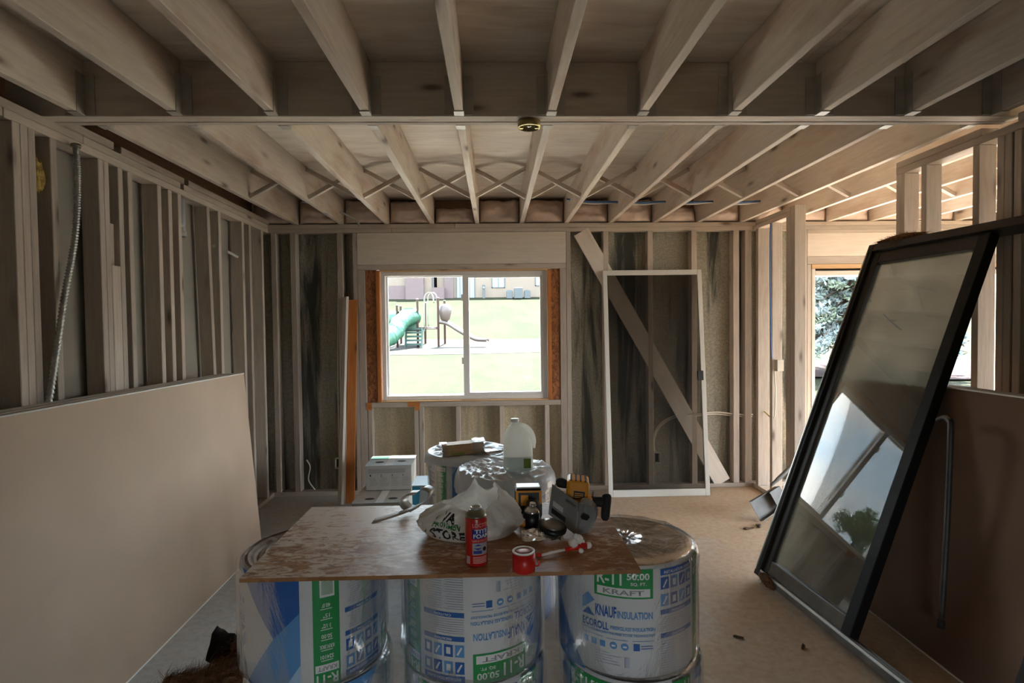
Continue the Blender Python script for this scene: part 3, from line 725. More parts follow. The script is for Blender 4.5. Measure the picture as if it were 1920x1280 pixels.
# ================================================================== OUTSIDE
def terrain(x, y):
    t = max(0.0, y - 5.3)
    z = -0.12 + 0.028 * min(t, 22.7)
    if t > 22.7: z += (t - 22.7) * 0.160
    side = max(0.0, x - 6) * max(0.0, min(1, (y - 8) / 20)) * -0.01
    return z + side
def ground(name, xs, ys, mat, lift=0.0, fn=None):
    bm = bmesh.new(); g = [[bm.verts.new((x, y, (terrain(x, y) if fn is None else fn(x, y)) + lift)) for y in ys] for x in xs]
    for i in range(len(xs) - 1):
        for j in range(len(ys) - 1):
            f = bm.faces.new((g[i][j], g[i + 1][j], g[i + 1][j + 1], g[i][j + 1])); f.smooth = True
    return from_bm(name, bm, mat)
lawn = ground('lawn', [-60 + 4 * i for i in range(36)], [D + 0.14] + [6 + 1.0 * i for i in range(75)], 'lawn_grass'); lawn['kind'] = 'structure'
rear_yard = ground('lawn', [-60 + 10 * i for i in range(14)], [REAR - 0.01 - 6 * i for i in range(9, -1, -1)], 'lawn_grass', fn=lambda x, y: -0.15); rear_yard['kind'] = 'structure'
def blob_ground(name, cx, cy, rx, ry, mat, lift):
    bm = bmesh.new(); c = bm.verts.new((cx, cy, terrain(cx, cy) + lift)); n = 48; rings = []
    for q in (0.33, 0.66, 1.0):
        r = []
        for k in range(n):
            a = 2 * PI * k / n; s_ = q * (1 + 0.10 * math.sin(3 * a + 1) + 0.05 * math.sin(7 * a)); x = cx + rx * s_ * math.cos(a); y = cy + ry * s_ * math.sin(a)
            r.append(bm.verts.new((x, y, terrain(x, y) + lift)))
        rings.append(r)
    for k in range(n): bm.faces.new((c, rings[0][k], rings[0][(k + 1) % n]))
    for a, b in zip(rings, rings[1:]):
        for k in range(n): bm.faces.new((a[k], b[k], b[(k + 1) % n], a[(k + 1) % n]))
    return from_bm(name, bm, mat)
side_yard = ground('lawn', [6.01 + 6 * i for i in range(10)], [REAR - 0.01, 0, 2, 4, D + 0.14], 'lawn_grass', fn=lambda x, y: -0.14); side_yard['kind'] = 'structure'
sp_ = blob_ground('sand_pit', -1.5, 27.0, 14, 3.4, 'sand', 0.012); sp_['kind'] = 'structure'
mu_ = blob_ground('mulch_bed', 11.5, 16.5, 5.5, 3.2, 'mulch', 0.05); mu_['kind'] = 'structure'

struct(box_obj('patio', (-4.5, D + 0.14, -0.2), (8.0, 8.6, -0.035), 'patio_concrete'))
# ---- playground
PY = 28.0
def gz(x, y=PY): return terrain(x, y) + 0.04
pl = empty('playground_set', (-3.6, PY, gz(-3.6)))
tag(pl, 'playground set with green tube slide, climber steps and tan wave slide on sand', 'playground')
def pp(o): o.parent = pl; o.matrix_parent_inverse = pl.matrix_world.inverted(); return o
pl.matrix_world = Matrix.Translation((-3.6, PY, gz(-3.6)))
for px_, top, yy in ((-4.87, 2.6, 0.0), (-3.85, 2.9, 0.0), (-3.60, 2.75, 1.0), (-2.82, 2.95, 0.0), (-2.58, 2.85, 0.9), (-4.87, 2.6, 1.1)):
    bm = bmesh.new(); blathe(bm, [(0.055, gz(px_) - 0.1), (0.055, top), (0.075, top + 0.02), (0.05, top + 0.07)], 10, Matrix.Translation((px_, PY + yy, 0))); pp(from_bm('post', bm, 'play_brown'))
tubep = smooth_path([(-4.1, PY + 0.25, 2.05), (-4.35, PY - 0.35, 2.0), (-4.6, PY - 0.9, 1.72), (-4.72, PY - 1.3, 1.38), (-4.95, PY - 1.7, 1.1), (-5.3, PY - 2.1, 0.86)], 5)
for a in range(0, len(tubep) - 1, 5):
    bm = bmesh.new(); seg = tubep[a:a + 6]
    btube(bm, seg, [0.40 + (0.05 if k in (0, len(seg) - 1) else 0) for k in range(len(seg))], 18, cap=False)
    o = pp(from_bm('tube_section', bm, 'slide_green')); so = o.modifiers.new('t', 'SOLIDIFY'); so.thickness = 0.03
bm = bmesh.new(); btube(bm, [(-6.3, PY + 0.6, 1.95), (-5.5, PY + 0.55, 1.95), (-4.9, PY + 0.5, 1.95)], 0.42, 18, cap=False); pp(from_bm('crawl_tunnel', bm, 'slide_green'))
bm = bmesh.new(); bprism(bm, [(-4.75, 1.35), (-3.88, 1.35), (-3.88, 2.35), (-4.1, 2.5), (-4.5, 2.5), (-4.75, 2.35)], -0.03, 0.03, Matrix.Translation((0, PY + 0.1, 0)) @ Matrix.Rotation(PI / 2, 4, 'X')); pp(from_bm('entry_panel', bm, 'slide_green'))
bm = bmesh.new(); bbox(bm, (-4.85, PY, 1.33), (-3.6, PY + 1.1, 1.43)); pp(from_bm('deck', bm, 'slide_dark_green'))
for side in (-4.42, -3.62):
    bm = bmesh.new(); bprism(bm, [(-0.35, 0), (0.05, 0), (0.25, 0.95), (0.0, 0.95)], -0.03, 0.03, Matrix.Translation((side, PY - 0.15, gz(side))) @ Matrix.Rotation(PI / 2, 4, 'Z') @ Matrix.Rotation(PI / 2, 4, 'X')); pp(from_bm('stringer', bm, 'slide_dark_green'))
for q in range(5):
    pp(box_obj('step', (-4.40, PY - 0.40 + q * 0.08, gz(-4) + 0.10 + q * 0.19), (-3.64, PY - 0.14 + q * 0.08, gz(-4) + 0.19 + q * 0.19), 'slide_dark_green'))
for dx in (0.0, 0.16):
    pp(tube('arch_rail', smooth_path([(-3.5 + dx, PY + dx, 1.43), (-3.5 + dx, PY + dx, 2.9), (-3.38 + dx, PY + dx, 3.2), (-3.22 + dx, PY + dx, 3.25), (-3.08 + dx, PY + dx, 3.1), (-3.03 + dx, PY + dx, 2.75)], 4), 0.035, 'play_cream'))
for zz in (1.52, 1.46): pp(tube('deck_rail', [(-3.85, PY, zz), (-2.82, PY, zz)], 0.03, 'play_brown'))
sl = smooth_path([(-2.75, PY + 0.3, 1.72), (-2.3, PY + 0.15, 1.62), (-1.75, PY - 0.05, 1.28), (-1.2, PY - 0.2, 0.98), (-0.85, PY - 0.3, 0.83), (-0.35, PY - 0.4, 0.80)], 5)
bm = bmesh.new(); ribbon(bm, sl, lambda i: (0.06, 0.25, 0), 0.04); pp(from_bm('slide_bed', bm, 'slide_tan'))
for s_ in (-1, 1):
    bm = bmesh.new(); btube(bm, [p + Vector((0.06, 0.25, 0)) * s_ + Vector((0, 0, 0.08)) for p in sl], 0.075, 8); pp(from_bm('slide_edge', bm, 'slide_tan'))
bm = bmesh.new(); blathe(bm, [(0.08, 1.75), (0.24, 1.95), (0.33, 2.35), (0.28, 2.62), (0.1, 2.70)], 16, Matrix.Translation((-2.5, PY + 0.3, 0)) @ Matrix.Diagonal((1, 1, 1, 1))); pp(from_bm('slide_hood', bm, 'slide_tan'))

# ---- apartment house on the rise
HY = 51.0
hz0 = 3.2
hs = empty('apartment_house', (-2, HY, hz0)); tag(hs, 'tan sided house with brick piers on the rise beyond the playground', 'building')
hs.matrix_world = Matrix.Translation((-2, HY, hz0))
def hp(o): o.parent = hs; o.matrix_parent_inverse = Matrix.Translation((2, -HY, -hz0)); return o
hp(box_obj('wall', (-5.2, HY, hz0), (14, HY + 8, 6.9), 'house_siding')); hp(box_obj('wall', (-22, HY - 0.6, hz0), (-5.6, HY + 8, 6.9), 'house_siding'))
hp(box_obj('brick_base', (-22, HY - 0.7, hz0 - 0.4), (-7.9, HY - 0.6, 5.3), 'house_brick'))
hp(box_obj('brick_pier', (-7.9, HY - 1.0, hz0), (-6.3, HY - 0.6, 6.9), 'house_brick')); hp(box_obj('brick_pier', (-4.5, HY - 0.3, hz0), (-3.7, HY, 6.9), 'house_brick')); hp(box_obj('brick_pier', (-5.6, HY - 0.9, hz0), (-4.5, HY - 0.3, 5.1), 'house_brick'))
hp(box_obj('downpipe', (-5.5, HY - 0.75, hz0), (-5.4, HY - 0.62, 6.9), 'house_trim'))
def hwin(x0, x1, z0, z1, yy=HY):
    bm = bmesh.new()
    for lo, hi in (((x0, yy - 0.06, z0), (x0 + 0.07, yy, z1)), ((x1 - 0.07, yy - 0.06, z0), (x1, yy, z1)), ((x0, yy - 0.06, z0), (x1, yy, z0 + 0.08)), ((x0, yy - 0.06, z1 - 0.08), (x1, yy, z1)), (((x0 + x1) / 2 - 0.03, yy - 0.05, z0), ((x0 + x1) / 2 + 0.03, yy, z1))): bbox(bm, lo, hi)
    f = hp(from_bm('window', bm, 'house_trim')); g = box_obj('pane', (x0 + 0.07, yy - 0.03, z0 + 0.08), (x1 - 0.07, yy - 0.01, z1 - 0.08), 'house_glass'); g.parent = f
hwin(-0.22, 0.98, 5.05, 6.6); hwin(3.75, 4.9, 5.2, 6.6); hwin(-2.75, -1.75, 4.1, 6.5); hwin(-3.45, -2.8, 4.1, 6.6)
bm = bmesh.new(); bprism(bm, [(-0.2, 6.95), (9, 6.95), (6.5, 8.6)], -22, 14.5, Matrix(((0, 0, 1, 0), (1, 0, 0, HY), (0, 1, 0, 0), (0, 0, 0, 1)))); hp(from_bm('roof', bm, 'roof_shingle'))
for n_, (ax, s_) in enumerate(((1.35, 0.55), (2.15, 0.75), (2.95, 0.55))):
    bx = terrain(ax, HY - 1.2); a = empty('air_conditioner', (ax, HY - 1.2, bx)); hgt = 0.7 + 0.25 * (n_ == 1)
    tag(a, ('small grey outdoor air conditioner, leftmost of three by the tan house', 'tall grey outdoor air conditioner between two smaller ones by the tan house', 'small grey outdoor air conditioner, rightmost of three by the tan house')[n_], 'air conditioner', 'air conditioners beside the house')
    bm = bmesh.new(); bevel_box(bm, (-s_ / 2, -s_ / 2, 0), (s_ / 2, s_ / 2, hgt), 0.04); from_bm('cabinet', bm, 'ac_grey', a)
    bm = bmesh.new(); blathe(bm, [(s_ * 0.36, hgt), (s_ * 0.36, hgt + 0.04), (s_ * 0.1, hgt + 0.06)], 16); from_bm('fan_grille', bm, 'house_trim', a)
bx = terrain(-1.2, HY - 1); a = empty('utility_meter', (-0.95, HY - 0.5, bx)); tag(a, 'slim grey utility meter post beside the tan house', 'meter')
bm = bmesh.new(); bevel_box(bm, (-0.12, -0.08, 0.0), (0.12, 0.08, 1.3), 0.03); from_bm('box', bm, 'ac_grey', a); bm = bmesh.new(); blathe(bm, [(0.09, 0), (0.09, 0.08), (0.03, 0.1)], 14, Matrix.Translation((0, -0.08, 1.0)) @ Matrix.Rotation(PI / 2, 4, 'X')); from_bm('dial', bm, 'house_glass', a)

# ---- trees
def scatter(bm, cpos, rad, n, size, rng, squash=1.0, droop=0.0):
    for _ in range(n):
        d = Vector((rng.gauss(0, 1), rng.gauss(0, 1), rng.gauss(0, 1))).normalized() * rad * (rng.random() ** 0.45)
        p = Vector(cpos) + Vector((d.x, d.y, d.z * squash)); a = Vector((rng.uniform(-1, 1), rng.uniform(-1, 1), rng.uniform(-0.6, 0.6) - droop)).normalized(); b = a.orthogonal().normalized()
        b = (Matrix.Rotation(rng.uniform(0, 6.28), 3, a) @ b); s = size * rng.uniform(0.6, 1.4)
        bm.faces.new([bm.verts.new(q) for q in (p - a * s, p + b * s * 0.35, p + a * s, p - b * s * 0.35)])
def spruce(name, x, y, h, rbase, zskirt, label, seed):
    rng = random.Random(seed); z0 = terrain(x, y); t = empty(name, (x, y, z0)); tag(t, label, 'tree')
    bm = bmesh.new(); btube(bm, [(0, 0, 0), (0, 0, h * 0.5), (0, 0, h)], [0.22, 0.13, 0.02], 10); from_bm('trunk', bm, 'bark', t)
    bl, bg2, br = bmesh.new(), bmesh.new(), bmesh.new()
    z = zskirt
    while z < h:
        r = rbase * (1 - (z - zskirt) / (h - zskirt)) ** 0.85 + 0.15; nb = max(5, int(15 * r / rbase) + 4)
        for k in range(nb):
            a = 2 * PI * (k + rng.random()) / nb; L = r * rng.uniform(0.75, 1.08); tip = Vector((math.cos(a) * L, math.sin(a) * L, z - 0.28 * L + rng.uniform(-0.1, 0.1)))
            btube(br, [(0, 0, z), tip * 0.55 + Vector((0, 0, z * 0.45 + 0.05)), tip], [0.035, 0.022, 0.006], 4, cap=False)
            m_ = max(3, int(L * 4.2))
            for q in range(m_):
                f = 0.25 + 0.78 * q / m_; p = Vector((0, 0, z)).lerp(tip, f) + Vector((rng.uniform(-0.12, 0.12), rng.uniform(-0.12, 0.12), rng.uniform(-0.12, 0.02)))
                scatter(bl if rng.random() < 0.72 else bg2, p, 0.20, 26, 0.075, rng, 0.6, 0.4)
        z += 0.34
    from_bm('branches', br, 'bark', t)['kind'] = 'stuff'; from_bm('foliage', bl, 'needles', t)['kind'] = 'stuff'; from_bm('inner_foliage', bg2, 'needles_green', t)['kind'] = 'stuff'
spruce('spruce_tree', 9.4, 14.6, 8.0, 2.7, 1.35, 'blue grey spruce tree seen through the patio door opening', 3)
def leafy(name, x, y, h, r, label, seed):
    rng = random.Random(seed); z0 = terrain(x, y); t = empty(name, (x, y, z0)); tag(t, label, 'tree')
    bm = bmesh.new(); btube(bm, [(0, 0, 0), (0.1, 0, h * 0.35), (0, 0.1, h * 0.75)], [0.3, 0.2, 0.06], 10); from_bm('trunk', bm, 'bark', t)
    bm = bmesh.new()
    for k in range(46):
        d = Vector((rng.gauss(0, 1), rng.gauss(0, 1), rng.gauss(0, 1))).normalized() * r * rng.random() ** 0.5
        scatter(bm, (d.x, d.y, h * 0.66 + d.z * 0.95), r * 0.33, 130, 0.16, rng, 0.8)
    from_bm('foliage', bm, 'leaf_green', t)['kind'] = 'stuff'
leafy('leafy_tree', -41.0, 45.0, 10.5, 2.4, 'round green leafy tree, mirrored in the leaning glass door', 5)

# ================================================================== THINGS IN THE ROOM
# ---- drywall stacks
def slab(bm, quad_lo, quad_hi, off0, off1, nrm):
    """quad_lo / quad_hi: bottom (far, near) and top (far, near) corners; thickness along nrm"""
    a = [bm.verts.new(Vector(p) + nrm * off0) for p in (quad_lo[0], quad_lo[1], quad_hi[1], quad_hi[0])]
    b = [bm.verts.new(Vector(p) + nrm * off1) for p in (quad_lo[0], quad_lo[1], quad_hi[1], quad_hi[0])]
    fs = [bm.faces.new(a[::-1]), bm.faces.new(b)]
    for i in range(4): fs.append(bm.faces.new((a[i], a[(i + 1) % 4], b[(i + 1) % 4], b[i])))
    for f in fs[2:]: f.material_index = 1
    bmesh.ops.recalc_face_normals(bm, faces=bm.faces)
lo = (Vector((-1.655, 3.93, 0.0)), Vector((-1.545, 0.5, 0.0))); hi = (Vector((-1.752, 3.93, 1.215)), Vector((-1.772, 0.5, 1.222)))
nrm = Vector((-1, 0, 0)); NSH = 12
for q in range(NSH):
    bm = bmesh.new(); e = Vector((0, random.uniform(-0.008, 0.012) if q else 0, 0)); up_ = Vector((0, 0, random.uniform(-0.002, 0.002)))
    slab(bm, (lo[0] + e, lo[1] + e), (hi[0] + e + up_, hi[1] + e + up_), q * 0.0132 + 0.0002, q * 0.0132 + 0.0128, nrm)
    o = from_bm('drywall_sheet', bm, ['drywall_face', 'drywall_core'])
    tag(o, 'front sheet of the drywall stack leaning along the left stud wall' if q == 0 else ('backmost sheet of the drywall stack against the left stud wall' if q == NSH - 1 else 'inner drywall sheet within the stack along the left stud wall'), 'drywall', 'drywall stacked along the left wall')
    if q == 0:
        bm = bmesh.new(); btube(bm, [hi[0] + Vector((0.0008, 0, 0.0)), hi[1] + Vector((0.0008, 0, 0))], 0.0038, 6); from_bm('edge_tape', bm, 'white_tape', o)
        bm = bmesh.new(); btube(bm, [lo[0] + Vector((0.0008, 0, 0.003)), lo[1] + Vector((0.0008, 0, 0.003))], 0.0038, 6); from_bm('edge_tape', bm, 'white_tape', o)
lo = (Vector((1.955, 3.06, 0.0)), Vector((1.925, 0.6, 0.0))); hi = (Vector((2.105, 3.06, 1.212)), Vector((2.06, 0.6, 1.215)))
for q in range(8):
    bm = bmesh.new(); e = Vector((0, random.uniform(-0.008, 0.01) if q else 0, 0))
    slab(bm, (lo[0] + e, lo[1] + e), (hi[0] + e, hi[1] + e), -q * 0.0132 - 0.0002, -q * 0.0132 - 0.0128, nrm)
    o = from_bm('drywall_sheet', bm, ['drywall_back_paper', 'drywall_core'])
    tag(o, 'front sheet of the drywall stack behind the leaning glass door' if q == 0 else ('backmost sheet of the drywall stack behind the leaning glass door' if q == 7 else 'inner drywall sheet within the stack behind the leaning glass door'), 'drywall', 'drywall stacked along the right wall')
    if q == 0:
        bm = bmesh.new(); btube(bm, [hi[0] - Vector((0.0008, 0, 0)), hi[1] - Vector((0.0008, 0, 0))], 0.0038, 6); from_bm('edge_tape', bm, 'white_tape', o)
        bm = bmesh.new(); btube(bm, [lo[0] - Vector((0.0008, 0, -0.003)), lo[1] - Vector((0.0008, 0, -0.003))], 0.0038, 6); from_bm('edge_tape', bm, 'white_tape', o)

# ---- patio door unit leaning on the right wall (u along its sill towards the camera, v up the slope)
P0 = Vector((1.597, 3.230, 0.012)); P1 = Vector((1.655, 2.466, 0.012)); PT = Vector((2.325, 3.285, 1.950))
U = (P1 - P0).normalized(); V = (PT - P0); V = (V - U * V.dot(U)); HV = V.length; V.normalize(); NN = U.cross(V).normalized()
if NN.x > 0: NN = -NN
Rm = Matrix((U, V, NN)).transposed().to_4x4(); Rm.translation = P0
pd = empty('patio_door'); pd.matrix_world = Rm
tag(pd, 'dark bronze framed sliding glass door unit leaning on the right wall', 'door panel')
def pbox(name, u0, u1, v0, v1, n0, n1, mat, parent=None, bev=0.0):
    bm = bmesh.new(); (bevel_box(bm, (u0, v0, n0), (u1, v1, n1), bev) if bev else bbox(bm, (u0, v0, n0), (u1, v1, n1))); o = from_bm(name, bm, mat, parent or pd); return o
HW = (P1 - P0).length; FULL = 2 * HW - 0.04
pbox('side_jamb', 0, 0.042, 0, HV, 0.0, 0.085, 'bronze_frame', bev=0.003); pbox('side_jamb', FULL - 0.042, FULL, 0, HV, 0.0, 0.085, 'bronze_frame', bev=0.003)
pbox('head_jamb', 0.043, FULL - 0.043, HV - 0.045, HV, 0.0, 0.085, 'bronze_frame', bev=0.003)
pbox('sill_track', 0.043, FULL - 0.043, 0.0, 0.030, 0.0, 0.085, 'bronze_sill', bev=0.002)
for n0 in (0.012, 0.045, 0.076): pbox('track_rib', 0.044, FULL - 0.044, 0.0301, 0.042, n0, n0 + 0.006, 'alu')
for u0 in (0.0445,): pbox('stile', u0, u0 + 0.048, 0.043, HV - 0.047, 0.030, 0.066, 'bronze_frame', bev=0.003)
pbox('meeting_stile', HW - 0.060, HW, 0.043, HV - 0.047, 0.022, 0.072, 'black_metal', bev=0.003)
pbox('top_rail', 0.093, HW - 0.061, HV - 0.118, HV - 0.047, 0.030, 0.066, 'bronze_frame', bev=0.003); pbox('bottom_rail', 0.093, HW - 0.061, 0.043, 0.118, 0.030, 0.066, 'bronze_sill', bev=0.003)
pbox('glass_pane', 0.090, HW - 0.058, 0.115, HV - 0.115, 0.044, 0.049, 'door_glass')
pbox('jamb_fin', 0.012, 0.020, 0.03, HV - 0.05, 0.0851, 0.094, 'alu')
pbox('strike_plate', -0.012, -0.0005, 0.98, 1.06, 0.02, 0.06, 'bronze_frame')
# hanging security bar with hook
bm = bmesh.new(); bx0 = HW + 0.08
barp = []
HKz = 1.07
wm = Rm.inverted()
for q in ((1.985, 2.43, 1.075), (1.975, 2.385, 1.095), (1.965, 2.345, 1.085), (1.955, 2.325, 1.04), (1.930, 2.312, 0.60), (1.900, 2.30, 0.235)): barp.append(wm @ Vector(q))
btube(bm, smooth_path(barp, 4), 0.012, 8); sbar = from_bm('security_bar', bm, 'bar_dark', pd)
bm = bmesh.new(); btube(bm, [barp[-1], barp[-1] + (barp[-1] - barp[-2]).normalized() * 0.03], 0.015, 8); from_bm('end_cap', bm, 'black_rubber', sbar)

def wool(name, cpos, size, n, mat, rng, parent=None, length=0.05, along=None):
    """tuft of mineral wool: a lumpy core with many short fibres"""
    bm = bmesh.new(); t = bmesh.new(); bmesh.ops.create_icosphere(t, subdivisions=3, radius=1.0); ix = {}
    s3 = rng.random() * 30
    for v in t.verts:
        p = v.co * (1 + 0.35 * fbm(v.co + Vector((s3, 0, 0)), 1.6)); ix[v] = bm.verts.new((p.x * size[0], p.y * size[1], p.z * size[2]))
    for f in t.faces: bm.faces.new([ix[v] for v in f.verts])
    co = [(v.co.copy(), v.co.normalized()) for v in bm.verts]; t.free()
    for _ in range(n):
        p, nr = rng.choice(co); d = (nr * 0.5 + Vector((rng.gauss(0, 1), rng.gauss(0, 1), rng.gauss(0, 0.7))) * 0.7 + (Vector(along) if along else Vector((0, 0, 0)))).normalized() * length * rng.uniform(0.4, 1.2)
        s = d.orthogonal().normalized() * 0.0007; st = p * rng.uniform(0.85, 1.0)
        md = st + d * 0.5 + Vector((rng.gauss(0, 1), rng.gauss(0, 1), rng.gauss(0, 1))) * length * 0.1
        a_, b_, c_ = [bm.verts.new(q) for q in (st - s, st + s, md + s)]; d_ = bm.verts.new(md - s); e_ = bm.verts.new(st + d)
        bm.faces.new((a_, b_, c_, d_)); bm.faces.new((d_, c_, e_))
    return from_bm(name, bm, mat, parent, loc=cpos)
rg = random.Random(11)
tp = Rm @ Vector((0.20, HV + 0.020, 0.045))
wt = wool('wool_scrap', tp, (0.042, 0.19, 0.026), 1600, 'wool_brown', rg, length=0.035); tag(wt, 'brown wool insulation scrap lying along the top of the glass door', 'insulation')
tp = Rm @ Vector((0.13, 0.045, 0.085))
wt = wool('wool_scrap', tp, (0.03, 0.09, 0.028), 350, 'wool_brown', rg, length=0.03); tag(wt, 'brown wool insulation scrap at the foot of the glass door', 'insulation')
wt.location.z = 0.05
# wool pile on the floor beside the left roll stack
wt = wool('wool_scrap', (-1.17, 2.21, 0.045), (0.21, 0.19, 0.095), 18000, 'wool_brown', rg, length=0.075, along=(1.3, 0.9, 0.15)); tag(wt, 'large brown wool insulation pile on the floor beside the roll stack', 'insulation')
wt = wool('wool_scrap', (-1.19, 2.54, 0.055), (0.085, 0.07, 0.050), 3000, 'wool_brown', rg, length=0.04); tag(wt, 'brown wool insulation scrap with torn black facing beside the roll stack', 'insulation')
bm = bmesh.new(); g = []
for i in range(11):
    u = i / 10; bot_ = Vector((-0.105, -0.055, -0.02)).lerp(Vector((0.09, -0.065, -0.03)), u); top_ = Vector((-0.098, 0.0, 0.118)).lerp(Vector((0.10, 0.0, 0.030)), u)
    g.append([bm.verts.new(bot_.lerp(top_, j / 7) + Vector((0.012 * fbm((u * 3, j * 0.4, 1), 1.4), -0.030 * math.sin(PI * j / 7) + 0.02 * fbm((u * 4, j * 0.5, 5), 1.2), 0.014 * fbm((u * 5, j * 0.3, 9), 1.5)))) for j in range(8)])
for i in range(10):
    for j in range(7): bm.faces.new((g[i][j], g[i + 1][j], g[i + 1][j + 1], g[i][j + 1]))
o = from_bm('torn_facing', bm, 'wool_dark', wt, True); so = o.modifiers.new('t', 'SOLIDIFY'); so.thickness = 0.004

# ---- insect screen door leaning on the window wall
s0 = Vector((0.985, 4.862, 0.0)); s1 = Vector((1.893, 4.858, 0.0)); st0 = Vector((0.985, 5.062, 2.02))
SU = (s1 - s0).normalized(); SV = (st0 - s0).normalized(); SN = SU.cross(SV); Sm = Matrix((SU, SV, SN)).transposed().to_4x4(); Sm.translation = s0
scd = empty('screen_door'); scd.matrix_world = Sm; tag(scd, 'pale framed sliding screen door leaning on the back studs', 'screen door')
SW, SH = 0.905, 2.025
def sbox(name, lo, hi, mat, parent=scd, bev=0.003):
    bm = bmesh.new(); bevel_box(bm, lo, hi, bev); return from_bm(name, bm, mat, parent)
def quadbar(name, a0, a1, b0, b1, z0, z1, mat):
    bm = bmesh.new(); v = [bm.verts.new(p) for p in ((a0[0], a0[1], z0), (a1[0], a1[1], z0), (b1[0], b1[1], z0), (b0[0], b0[1], z0), (a0[0], a0[1], z1), (a1[0], a1[1], z1), (b1[0], b1[1], z1), (b0[0], b0[1], z1))]
    for f in ((0, 3, 2, 1), (4, 5, 6, 7), (0, 1, 5, 4), (1, 2, 6, 5), (2, 3, 7, 6), (3, 0, 4, 7)): bm.faces.new([v[k] for k in f])
    bmesh.ops.recalc_face_normals(bm, faces=bm.faces); return from_bm(name, bm, mat, scd)
sbox('stile', (0, 0, 0), (0.040, SH, 0.022), 'screen_frame'); sbox('stile', (SW - 0.040, 0, 0), (SW, SH, 0.022), 'screen_frame')
sbox('top_rail', (0.041, SH - 0.045, 0), (SW - 0.041, SH, 0.022), 'screen_frame'); sbox('bottom_rail', (0.041, 0, 0), (SW - 0.041, 0.062, 0.022), 'screen_frame')
sbox('mesh', (0.038, 0.060, 0.009), (SW - 0.038, SH - 0.043, 0.0105), 'insect_mesh', bev=0.0003)
sbox('latch', (SW - 0.074, 1.02, 0.010), (SW - 0.022, 1.105, 0.034), 'black_plastic')

# ---- two loose boards leaning left of the window
lbd = lumber('stained_board', (-1.275, 4.835, 0.006), (-1.268, 5.062, 1.775), 0.075, 0.018, 'orange_wood', None, up=(0, -1, 0.1)); tag(lbd, 'bright orange stained board leaning left of the window', 'board')
lbd = lumber('painted_board', (-1.350, 4.815, 0.006), (-1.335, 5.058, 1.80), 0.022, 0.085, 'white_board', None, up=(0.75, -1, 0.1)); tag(lbd, 'white painted board leaning beside the orange stained board', 'board')

# ---- dustpan against the partition post
dL, dT, dR, dB = Vector((1.945, 4.205, 0.150)), Vector((2.105, 4.280, 0.305)), Vector((2.205, 4.285, 0.205)), Vector((2.015, 4.170, 0.004))
dO = (dL + dB) / 2; dX = (dB - dL).normalized(); dY = ((dT + dR) / 2 - dO); dN = dX.cross(dY).normalized(); dYn = dN.cross(dX).normalized()
if dN.y > 0: dN = -dN
Dm = Matrix((dX, dYn, dX.cross(dYn))).transposed().to_4x4(); Dm.translation = dO
dpn = empty('dustpan'); dpn.matrix_world = Dm
tag(dpn, 'grey metal dustpan standing on its lip against the partition post', 'dustpan')
hw0, hw1, dl = (dB - dL).length / 2, (dR - dT).length / 2 * 1.05, dY.length; sg = 1 if dX.cross(dYn).y < 0 else -1
def dz(a, b): return (min(a * sg, b * sg), max(a * sg, b * sg))
bm = bmesh.new(); z_ = dz(0, 0.004); bprism(bm, [(-hw0, 0.0), (hw0, 0.0), (hw1, dl), (-hw1, dl)], z_[0], z_[1]); from_bm('pan', bm, 'dustpan_grey', dpn)
for q in (-1, 1):
    bm = bmesh.new(); z_ = dz(0.004, 0.040); bprism(bm, [(q * hw0, 0.0), (q * (hw0 - 0.004), 0.0), (q * (hw1 - 0.004), dl), (q * hw1, dl)], z_[0], z_[1]); bmesh.ops.recalc_face_normals(bm, faces=bm.faces); from_bm('side_lip', bm, 'dustpan_grey', dpn)
bm = bmesh.new(); z_ = dz(0.004, 0.060); bbox(bm, (-hw1, dl - 0.004, z_[0]), (hw1, dl, z_[1])); z_ = dz(0.056, 0.060); bprism(bm, [(-hw1, dl * 0.60), (hw1, dl * 0.60), (hw1, dl), (-hw1, dl)], z_[0], z_[1]); from_bm('hood', bm, 'dustpan_grey', dpn)
Di = Dm.inverted(); bm = bmesh.new(); btube(bm, smooth_path([Di @ Vector(q) for q in ((2.150, 4.272, 0.250), (2.205, 4.282, 0.290), (2.270, 4.300, 0.335), (2.335, 4.318, 0.380))], 4), [0.010, 0.011, 0.012, 0.013, 0.015, 0.016, 0.016, 0.016, 0.016, 0.016, 0.015, 0.013, 0.009], 10); from_bm('handle', bm, 'dustpan_grey', dpn)

